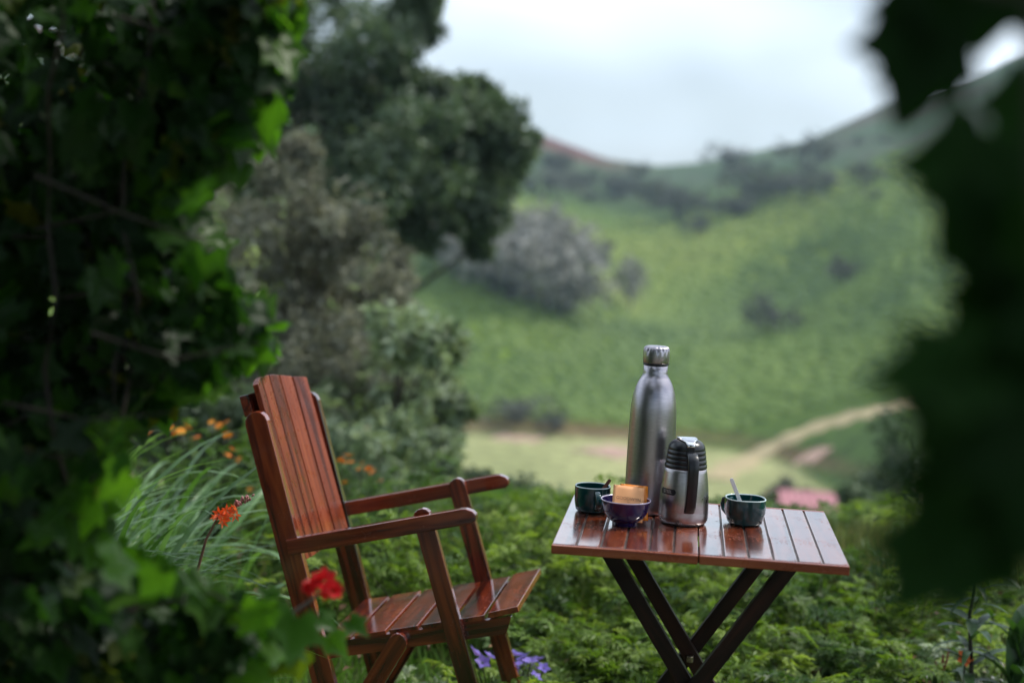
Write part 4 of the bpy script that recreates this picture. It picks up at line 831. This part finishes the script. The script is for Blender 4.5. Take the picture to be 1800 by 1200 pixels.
def orient(o, P, Dv, Nv, s=1):
    d = Vector(Dv).normalized(); n_ = Vector(Nv); n_ = (n_ - d * n_.dot(d)).normalized(); sdv = n_.cross(d); mw = Matrix.Identity(4)
    for q_ in range(3): mw[q_][0] = d[q_] * s; mw[q_][1] = sdv[q_] * s; mw[q_][2] = n_[q_] * s; mw[q_][3] = P[q_]
    o.matrix_local = mw
LV = [lobed_leaf(1.0, 500 + i_, M_VINE, c_) for i_, c_ in enumerate([.2, .35, .15, .5, .3, .1])]
XB_Y = [0, 60, 110, 200, 260, 310, 340, 400, 430, 470, 490, 520, 560, 620, 650, 672, 725, 760, 800, 835, 870, 900, 940, 985, 1040, 1080, 1120, 1160, 1200, 1300]
XB_X = [545, 545, 535, 500, 465, 425, 365, 395, 390, 335, 440, 462, 480, 495, 455, 385, 335, 275, 215, 260, 195, 195, 205, 250, 390, 480, 560, 520, 470, 430]
cr_ = np.random.default_rng(77)
root = at(90, 1200, 1.9); root[2] = 0
vine = empty('climbing_vine', tuple(root), 0, 'dense dark climbing vine with lobed leaves filling the left side', 'vine')
def leaf_pose(n, edge=False):
    P, D, N, Sz = [], [], [], []
    while len(P) < n:
        py = cr_.uniform(-60, 1260); xb = float(np.interp(py, XB_Y, XB_X))
        if edge: px = xb - 15 - abs(cr_.normal()) * 75
        else: px = cr_.uniform(-180, xb - (60 if py < 720 else 150)) if cr_.random() < .8 else xb - (40 if py < 720 else 70) - abs(cr_.normal()) * 120
        Y = cr_.uniform(1.75, 2.25) if py < 760 else cr_.uniform(1.65, 2.15) if px < 300 else cr_.uniform(1.7, 2.0)
        if not edge and px < 330: Y += cr_.uniform(0, .45)
        sz = cr_.uniform(.055, .092) if edge else cr_.uniform(.045, .085)
        p_ = at(px, py, Y); dv = unit(np.array([cr_.normal() * .8 + .25, cr_.normal() * .5 - .2, -.75 + cr_.normal() * .45])); nv = unit(np.array([cr_.normal() * .55 + .25, cr_.normal() * .6 - .35, .55 + cr_.normal() * .4]))
        P.append(p_ - dv * sz * .6); D.append(dv); N.append(nv); Sz.append(sz)
    return P, D, N, Sz
P, D, N, Sz = leaf_pose(232, True); P2, D2, N2, S2 = leaf_pose(66)
for a, b2, c2, s_ in zip(P + P2, D + D2, N + N2, Sz + S2):
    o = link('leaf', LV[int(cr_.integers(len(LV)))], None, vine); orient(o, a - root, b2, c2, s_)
# the rest of the leaves as one part, plus an unseen leaf roof and walls added to block light
lt = np.array([v.co for v in LV[0].vertices]); lf = np.array([list(f.vertices) for f in LV[0].polygons])
def mass(P, D, N, Sz):
    P, D, N, Sz = np.array(P), unit(np.array(D)), np.array(N), np.array(Sz); N = unit(N - D * np.sum(D * N, 1, keepdims=True)); S_ = np.cross(N, D)
    V = P[:, None] + Sz[:, None, None] * (lt[None, :, :1] * D[:, None] + lt[None, :, 1:2] * S_[:, None] + lt[None, :, 2:] * N[:, None]); k_ = len(lt)
    return V.reshape(-1, 3), (lf[None] + np.arange(len(P))[:, None, None] * k_).reshape(-1, 3), np.repeat(cr_.random(len(P)), k_)
P, D, N, Sz = leaf_pose(4000)
n = 3400; P3 = np.stack([cr_.uniform(-1.6, .1, n), cr_.uniform(-1.2, 1.0, n), cr_.uniform(2.25, 2.75, n)], 1)
n4 = 900; P4 = np.stack([cr_.uniform(-1.6, -.3, n4), cr_.uniform(-1.9, -1.4, n4), cr_.uniform(.2, 2.4, n4)], 1)
n5 = 1500; P5 = np.stack([cr_.uniform(-1.7, -1.0, n5), cr_.uniform(-1.5, 1.3, n5), cr_.uniform(.1, 2.4, n5)], 1)
n6 = 2600; P6 = np.stack([cr_.uniform(-1.7, -.5, n6), cr_.uniform(.9, 2.4, n6), cr_.uniform(2.0, 2.5, n6)], 1); n7 = 1800; P7 = np.stack([cr_.uniform(-1.9, -1.0, n7), cr_.uniform(1.2, 2.9, n7), cr_.uniform(.0, 2.4, n7)], 1)
n8 = 1700; P8 = np.stack([cr_.uniform(1.0, 1.4, n8), cr_.uniform(-.6, .95, n8), cr_.uniform(.2, 2.4, n8)], 1)
n9 = 1900; P9 = np.stack([cr_.uniform(.3, 1.5, n9), cr_.uniform(.9, 1.75, n9), cr_.uniform(2.1, 2.6, n9)], 1)
PX = np.concatenate([np.array(P), P3, P4, P5, P6, P7, P8, P9]); nn_ = len(PX) - len(P)
DX = np.concatenate([np.array(D), unit(cr_.normal(size=(nn_, 3)) + [0, 0, -.5])]); NX = np.concatenate([np.array(N), unit(cr_.normal(size=(nn_, 3)) * .5 + [0, -.2, .7])]); SX = np.concatenate([np.array(Sz), cr_.uniform(.07, .12, nn_)])
V, F, rn = mass(PX - root, DX, NX, SX)
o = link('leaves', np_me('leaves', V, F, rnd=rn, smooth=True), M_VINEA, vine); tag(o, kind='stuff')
st = []
for k_ in range(8):
    px = cr_.uniform(-60, 330); pts = []; Y = cr_.uniform(1.8, 2.3)
    for py in np.linspace(1250, -80, 12): px = px + cr_.normal() * 26; pts.append(at(min(px, np.interp(py, XB_Y, XB_X) - 60), py, Y + cr_.normal() * .03) - root)
    st.append(tube_np(pts, np.linspace(.0045, .002, 12), 6))
for k_ in range(20):
    py = cr_.uniform(0, 1150); xb = float(np.interp(py, XB_Y, XB_X)); Y = cr_.uniform(1.7, 2.1); a = at(xb - 330, py + cr_.uniform(-120, 60), Y); b2 = at(xb - 30, py, Y); mdl = (a + b2) / 2 + [0, 0, cr_.uniform(-.04, .05)]
    st.append(tube_np(np.array([a, mdl, b2]) - root, [.003, .002, .0012], 5))
link('stem', np_me('stem', *join_np(st), smooth=True), M_STEM, vine)

# red flower on a leafy spray in front of the chair
fr = at(560, 1180, 1.95); fr[2] = 0; fr = fr + np.array([-.28, -.05, 0]); rf = empty('red_flower', tuple(fr), 0, 'vivid red double flower on a leafy spray before the chair leg', 'flower')
tip_ = at(572, 1032, 2.0)
link('stem', np_me('stem', *tube_np(np.array([fr * 1.0, at(380, 1180, 1.9), at(470, 1105, 1.95), at(540, 1060, 2.0), tip_ + [0, .01, -.004]]) - fr, [.006, .005, .004, .003, .002], 6), smooth=True), M_STEM, rf)
pm = []
for k_, (nx_, pl_, cup_) in enumerate([(6, .026, .25), (6, .022, .8), (5, .016, 1.6)]):
    me = flower_me('petal', nx_, pl_, pl_ * .95, cup_, k_ * .5); pm.append(me)
for cx_, cy_, s_ in ((556, 1026, .7), (584, 1040, .75), (570, 1020, .75), (543, 1034, .5)):
    for me in pm:
        if not me.materials: me.materials.append(M_RED)
        o = link('petal', me, None, rf); o.location = tuple(at(cx_, cy_, 1.97) - fr); o.scale = (s_,) * 3; o.rotation_euler = (random.uniform(.5, 1.2), random.uniform(-.5, .5), random.uniform(0, 6))
for (a, b2, sz, dx, dz) in [(545, 1072, .05, .6, -.3), (600, 1078, .05, .5, -.3), (520, 1090, .06, -.2, -.6), (560, 1100, .06, .6, -.4), (480, 1110, .065, .1, -.7), (500, 1060, .045, -.4, .3), (450, 1130, .06, .3, -.6)]:
    o = link('leaf', LV[int(cr_.integers(6))], None, rf); orient(o, at(a, b2, 1.96) - fr, (dx, -.2, dz), (.2, -.55, .7), sz)

# out of focus leaves close to the right
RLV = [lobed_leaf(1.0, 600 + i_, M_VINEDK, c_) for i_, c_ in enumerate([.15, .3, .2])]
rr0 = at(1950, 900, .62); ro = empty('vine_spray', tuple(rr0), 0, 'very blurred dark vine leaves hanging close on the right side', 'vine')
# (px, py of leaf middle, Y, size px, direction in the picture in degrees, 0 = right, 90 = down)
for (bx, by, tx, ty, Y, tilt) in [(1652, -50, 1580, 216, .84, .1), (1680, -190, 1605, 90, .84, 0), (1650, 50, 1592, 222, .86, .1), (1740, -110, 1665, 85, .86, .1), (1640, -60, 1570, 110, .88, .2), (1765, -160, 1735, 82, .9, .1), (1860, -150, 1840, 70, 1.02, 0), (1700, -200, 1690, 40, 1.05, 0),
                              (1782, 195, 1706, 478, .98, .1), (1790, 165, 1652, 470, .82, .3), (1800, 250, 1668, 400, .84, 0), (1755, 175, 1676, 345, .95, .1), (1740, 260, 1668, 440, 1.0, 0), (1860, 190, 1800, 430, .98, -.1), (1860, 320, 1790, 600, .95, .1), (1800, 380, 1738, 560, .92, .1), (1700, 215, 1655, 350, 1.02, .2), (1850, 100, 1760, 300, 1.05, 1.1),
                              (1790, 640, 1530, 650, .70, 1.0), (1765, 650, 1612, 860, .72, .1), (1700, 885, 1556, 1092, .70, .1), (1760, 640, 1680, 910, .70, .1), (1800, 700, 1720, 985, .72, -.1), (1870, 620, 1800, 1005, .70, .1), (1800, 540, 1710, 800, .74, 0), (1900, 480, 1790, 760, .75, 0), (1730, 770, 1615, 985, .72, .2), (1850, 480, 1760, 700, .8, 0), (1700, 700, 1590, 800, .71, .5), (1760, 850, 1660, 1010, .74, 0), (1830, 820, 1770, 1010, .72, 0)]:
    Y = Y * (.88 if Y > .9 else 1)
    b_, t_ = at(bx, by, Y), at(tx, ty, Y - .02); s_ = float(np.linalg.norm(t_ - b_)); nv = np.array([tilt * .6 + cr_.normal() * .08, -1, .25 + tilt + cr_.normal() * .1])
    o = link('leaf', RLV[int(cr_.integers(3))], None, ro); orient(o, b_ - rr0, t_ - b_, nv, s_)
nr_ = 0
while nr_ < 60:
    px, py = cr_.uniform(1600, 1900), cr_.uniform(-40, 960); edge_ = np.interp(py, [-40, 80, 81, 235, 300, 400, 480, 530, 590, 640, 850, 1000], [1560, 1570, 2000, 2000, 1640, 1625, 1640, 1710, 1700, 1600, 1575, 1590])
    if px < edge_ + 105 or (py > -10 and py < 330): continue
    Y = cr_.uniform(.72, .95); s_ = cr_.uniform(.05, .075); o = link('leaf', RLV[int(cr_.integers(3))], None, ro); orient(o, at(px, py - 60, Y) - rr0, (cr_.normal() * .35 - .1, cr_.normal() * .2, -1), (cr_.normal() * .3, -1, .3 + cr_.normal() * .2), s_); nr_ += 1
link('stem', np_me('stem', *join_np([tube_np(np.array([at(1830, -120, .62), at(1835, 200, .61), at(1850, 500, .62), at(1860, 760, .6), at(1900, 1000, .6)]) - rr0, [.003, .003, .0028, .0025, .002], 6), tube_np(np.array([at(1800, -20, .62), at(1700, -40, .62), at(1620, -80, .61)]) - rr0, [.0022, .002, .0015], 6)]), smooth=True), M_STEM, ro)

# ------------------------------------------------------------------ the air of the valley
hz, n, b = node_mat('valley_haze'); n.nodes.remove(b); pv = new(n, 'ShaderNodeVolumePrincipled'); pv.inputs['Color'].default_value = (.60, .82, 1, 1); pv.inputs['Density'].default_value = .0005; pv.inputs['Anisotropy'].default_value = .2
n.links.new(pv.outputs[0], n.nodes['Material Output'].inputs['Volume'])
zmin = float(gz.min()) - 1; zmax = 62.0
bm = bmesh.new(); bmesh.ops.create_cube(bm, size=1)
for v in bm.verts: v.co = (v.co.x * 1830, v.co.y * 1830, (zmin + zmax) / 2 + v.co.z * (zmax - zmin))
o = link('haze', bm_me('haze', bm), hz); tag(o, kind='stuff')
